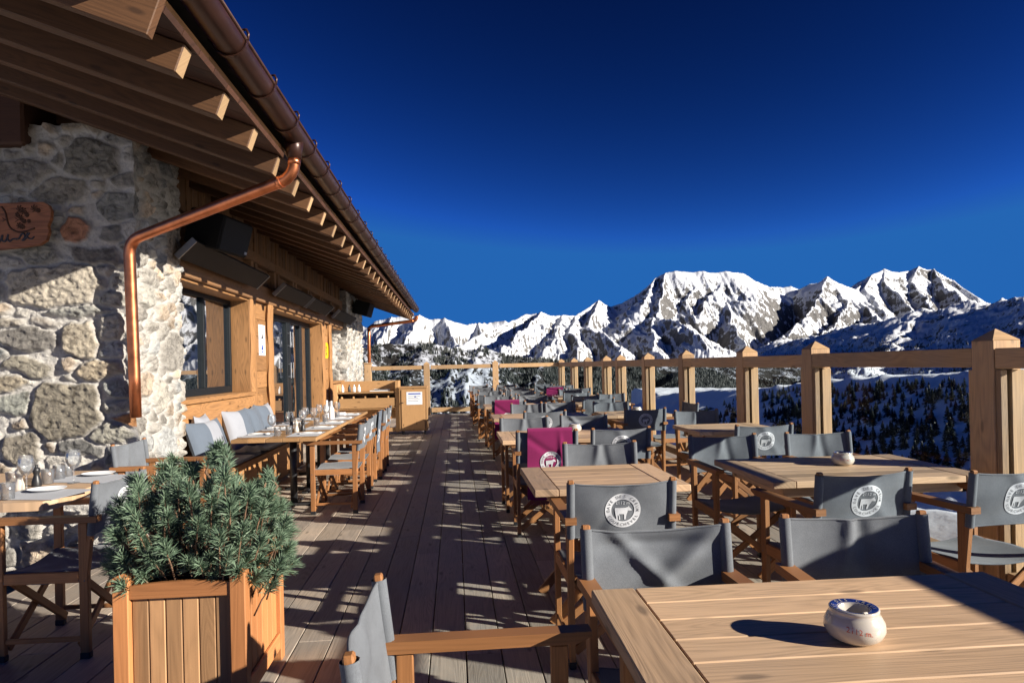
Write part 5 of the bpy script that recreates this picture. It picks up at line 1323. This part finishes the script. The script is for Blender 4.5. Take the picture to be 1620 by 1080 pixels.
for i, (a, c) in enumerate(((6.5, 8.95), (9.85, 11.65), (11.85, 13.6), (14.4, 16.7))):
    t = thing("patio_heater", ("long black strip heater above the near window", "second strip heater from the camera, above the glass door", "third strip heater from the camera, above the glass door", "strip heater farthest from the camera, above the last window")[i], "heater", (0, 0, 0), 0, "strip heaters on the timber wall")
    ax3 = ((0, 1, 0), Vector((.72, 0, .69)).normalized(), Vector((-.69, 0, .72)).normalized())
    b = MB(); b.obox((-2.50, (a+c)/2, 2.565), ax3, ((c-a)/2, .115, .022), .004); b.build("body", 'heater', t)
    b = MB(); b.obox((-2.505, a-.008, 2.565), ax3, (.008, .118, .03), .002); b.build("end_plate", 'steel', t)
    b = MB(); b.obox((-2.50, c+.008, 2.565), ax3, (.008, .118, .03), .002); b.build("end_plate", 'steel', t)
    for yy in (a+.4, c-.4): b = MB(); b.bar((-2.69, yy, 2.62), (-2.5, yy, 2.59), .03, .012); b.build("bracket", 'black', t)

# ================================================================== PLANTER
PX0, PX1, PY0, PY1, PH = -1.375, -.862, 2.755, 3.345, .60
t = thing("planter_box", "square red cedar planter box holding the pine beside the aisle", "planter", (0, 0, 0))
s = .062
for (x, y) in ((PX0, PY0), (PX1-s, PY0), (PX0, PY1-s), (PX1-s, PY1-s)):
    b = MB(); b.box(x, x+s, y, y+s, 0.0, PH-.012, .004); k = len(b.v); z = PH-.0115
    b.v += [(x+.003, y+.003, z), (x+s-.003, y+.003, z), (x+s-.003, y+s-.003, z), (x+.003, y+s-.003, z), (x+s/2, y+s/2, PH)]
    for i in range(4): b.face((k+i, k+(i+1) % 4, k+4), [(0, 0), (.06, 0), (.03, .04)])
    b.build("corner_post", 'planter', t)
def panel(ax, side):
    b = MB(); n = 6
    if True:
        if ax == 0:
            yy = (PY0+.028, PY0+.046) if side == 0 else (PY1-.046, PY1-.028); w = (PX1-PX0-2*s)/n
            for i in range(n): b.box(PX0+s+i*w+.0012, PX0+s+(i+1)*w-.0012, yy[0], yy[1], .11, .54, .004)
        else:
            xx = (PX0+.02, PX0+.038) if side == 0 else (PX1-.038, PX1-.020); w = (PY1-PY0-2*s)/n
            for i in range(n): b.box(xx[0], xx[1], PY0+s+i*w+.0012, PY0+s+(i+1)*w-.0012, .11, .54, .004)
    return b
for q_ in (0, 1): panel(0, q_).build("front_panel", 'panelwood', t); panel(1, q_).build("side_panel", 'planter', t)
for (y0, y1) in ((PY0+.008, PY0+.027), (PY1-.027, PY1-.008)):
    b = MB(); L_ = PX1-PX0-2*s-.002; out = [(PX0+s+.001, .50), (PX1-s-.001, .50), (PX1-s-.001, .552)]+[(PX1-s-.001-L_*i/10, .552+.012*math.sin(PI*i/10)) for i in range(1, 10)]+[(PX0+s+.001, .552)]
    b.prism(out, y0, y1); b.v = [(x, z, y) for x, y, z in b.v]; b.f = [f[::-1] for f in b.f]; b.uv = [u[::-1] for u in b.uv]; b.build("top_rail", 'planter', t)
    b = MB(); b.box(PX0+s+.001, PX1-s-.001, y0, y1, .06, .125, .003); b.build("bottom_rail", 'planter', t)
for (x0, x1) in ((PX0+.004, PX0+.019), (PX1-.019, PX1-.004)):
    b = MB(); b.box(x0, x1, PY0+s+.001, PY1-s-.001, .50, .555, .003); b.build("top_rail", 'planter', t)
    b = MB(); b.box(x0, x1, PY0+s+.001, PY1-s-.001, .06, .135, .003); b.build("bottom_rail", 'planter', t)
b = MB(); b.sheet(lambda u, v: (PX0+.04+(PX1-PX0-.08)*u, PY0+.048+(PY1-PY0-.096)*v, .50+.012*math.sin(17*u)*math.cos(13*v)), 16, 16); b.build("soil", 'soil', t)
# ---- dwarf pine
pine = thing("dwarf_pine", "bushy dwarf pine with bluish needle tufts growing in the cedar planter", "plant", (0, 0, 0))
R = random.Random(21); nb = MB(); br = MB(); buds = MB()
base = Vector((-1.12, 3.05, .5)); tips = []
def tuft(p, d, L, n, sp=1.0):
    d = d.normalized(); a = d.cross(Vector((.3, .9, .2))).normalized(); c = d.cross(a)
    for i in range(n):
        f = R.random(); q0 = p-d*(.06*sp*(1-f)); th = R.uniform(0, 6.283); op = R.uniform(.1, 1.2)*(1.2-.45*f)
        v = (d*math.cos(op)+(a*math.cos(th)+c*math.sin(th))*math.sin(op)); l = L*R.uniform(.7, 1.15); tip = q0+v*l+Vector((0, 0, -.006))
        w = v.cross(Vector((R.uniform(-1, 1), R.uniform(-1, 1), R.uniform(-1, 1)))).normalized()*.0015
        k = len(nb.v); m_ = q0+v*l*.6
        nb.v += [tuple(q0-w*.6), tuple(q0+w*.6), tuple(m_+w), tuple(tip), tuple(m_-w)]; nb.face((k, k+1, k+2, k+3, k+4))
def zone(px, zc):                                   # upper outline of the bush in the photograph
    yt = np.interp(px, [160, 175, 200, 245, 255, 300, 318, 330, 362, 372, 400, 430, 452, 462], [860, 792, 756, 752, 750, 752, 748, 745, 745, 745, 748, 775, 802, 870])
    return yt
tries = 0
while len(tips) < 230 and tries < 40000:
    tries += 1
    px_ = R.uniform(165, 458); zc_ = R.uniform(2.62, 3.42); y_ = R.uniform(700, 925)
    X_, Y_, Z_ = PT(px_, y_, zc_)
    if y_ < zone(px_, zc_)+14+11*math.sin(px_*.085)+9*math.sin(px_*.19+zc_*5): continue
    ex_ = (X_+1.16)/.47; ey_ = (Y_-3.03)/.38; 
    if ex_**2+ey_**2 > 1: continue
    if Z_ < .50+.12*max(0, 1-abs(ex_)*1.3): continue
    rr = math.sqrt(ex_**2+ey_**2+((Z_-.62)/.45)**2)
    if rr < .5 and R.random() < .8: continue
    p = Vector((X_, Y_, Z_))
    if any((p-t_).length < .068 for t_ in tips): continue
    tips.append(p)
for p in tips:
    out_ = (p-Vector((-1.15, 3.04, .55))); d = (out_.normalized()*.65+Vector((R.uniform(-.3, .3), R.uniform(-.3, .3), .75))).normalized()
    tuft(p, d, R.uniform(.05, .068), R.randint(120, 170), 1.0)
    b0 = p-d*.09; mid = base.lerp(b0, .55)+Vector((R.uniform(-.03, .03), R.uniform(-.03, .03), -.03))
    if R.random() < .4: br.tube([base+Vector((R.uniform(-.05, .05), R.uniform(-.05, .05), 0)), mid, b0, p], [.008, .006, .004, .0025], 5)
    else: br.tube([p-d*.15-Vector((0, 0, .02)), b0, p+d*.01], [.004, .0035, .002], 5)
for (px_, y_, zc_, hgt) in ((343, 706, 2.92, .12), (278, 724, 2.95, .05), (413, 748, 3.0, .04), (262, 735, 2.9, .04), (296, 738, 2.95, .03)):
    for k in range(9 if px_ == 343 else 5):
        p = Vector(PT(px_+R.uniform(-13, 13), y_+R.uniform(-2, 20), zc_)); d = Vector((R.uniform(-.9, .9), R.uniform(-.8, .8), 1)); tuft(p, d, .052, 110)
        br.tube([Vector(PT(px_, y_+70, zc_)), p-d.normalized()*.07, p], [.009, .006, .003], 6)
nb.build("crown", 'needles', pine); br.build("branch", 'bark', pine)
print("pine tufts", len(tips), "objects", len(scene.objects))
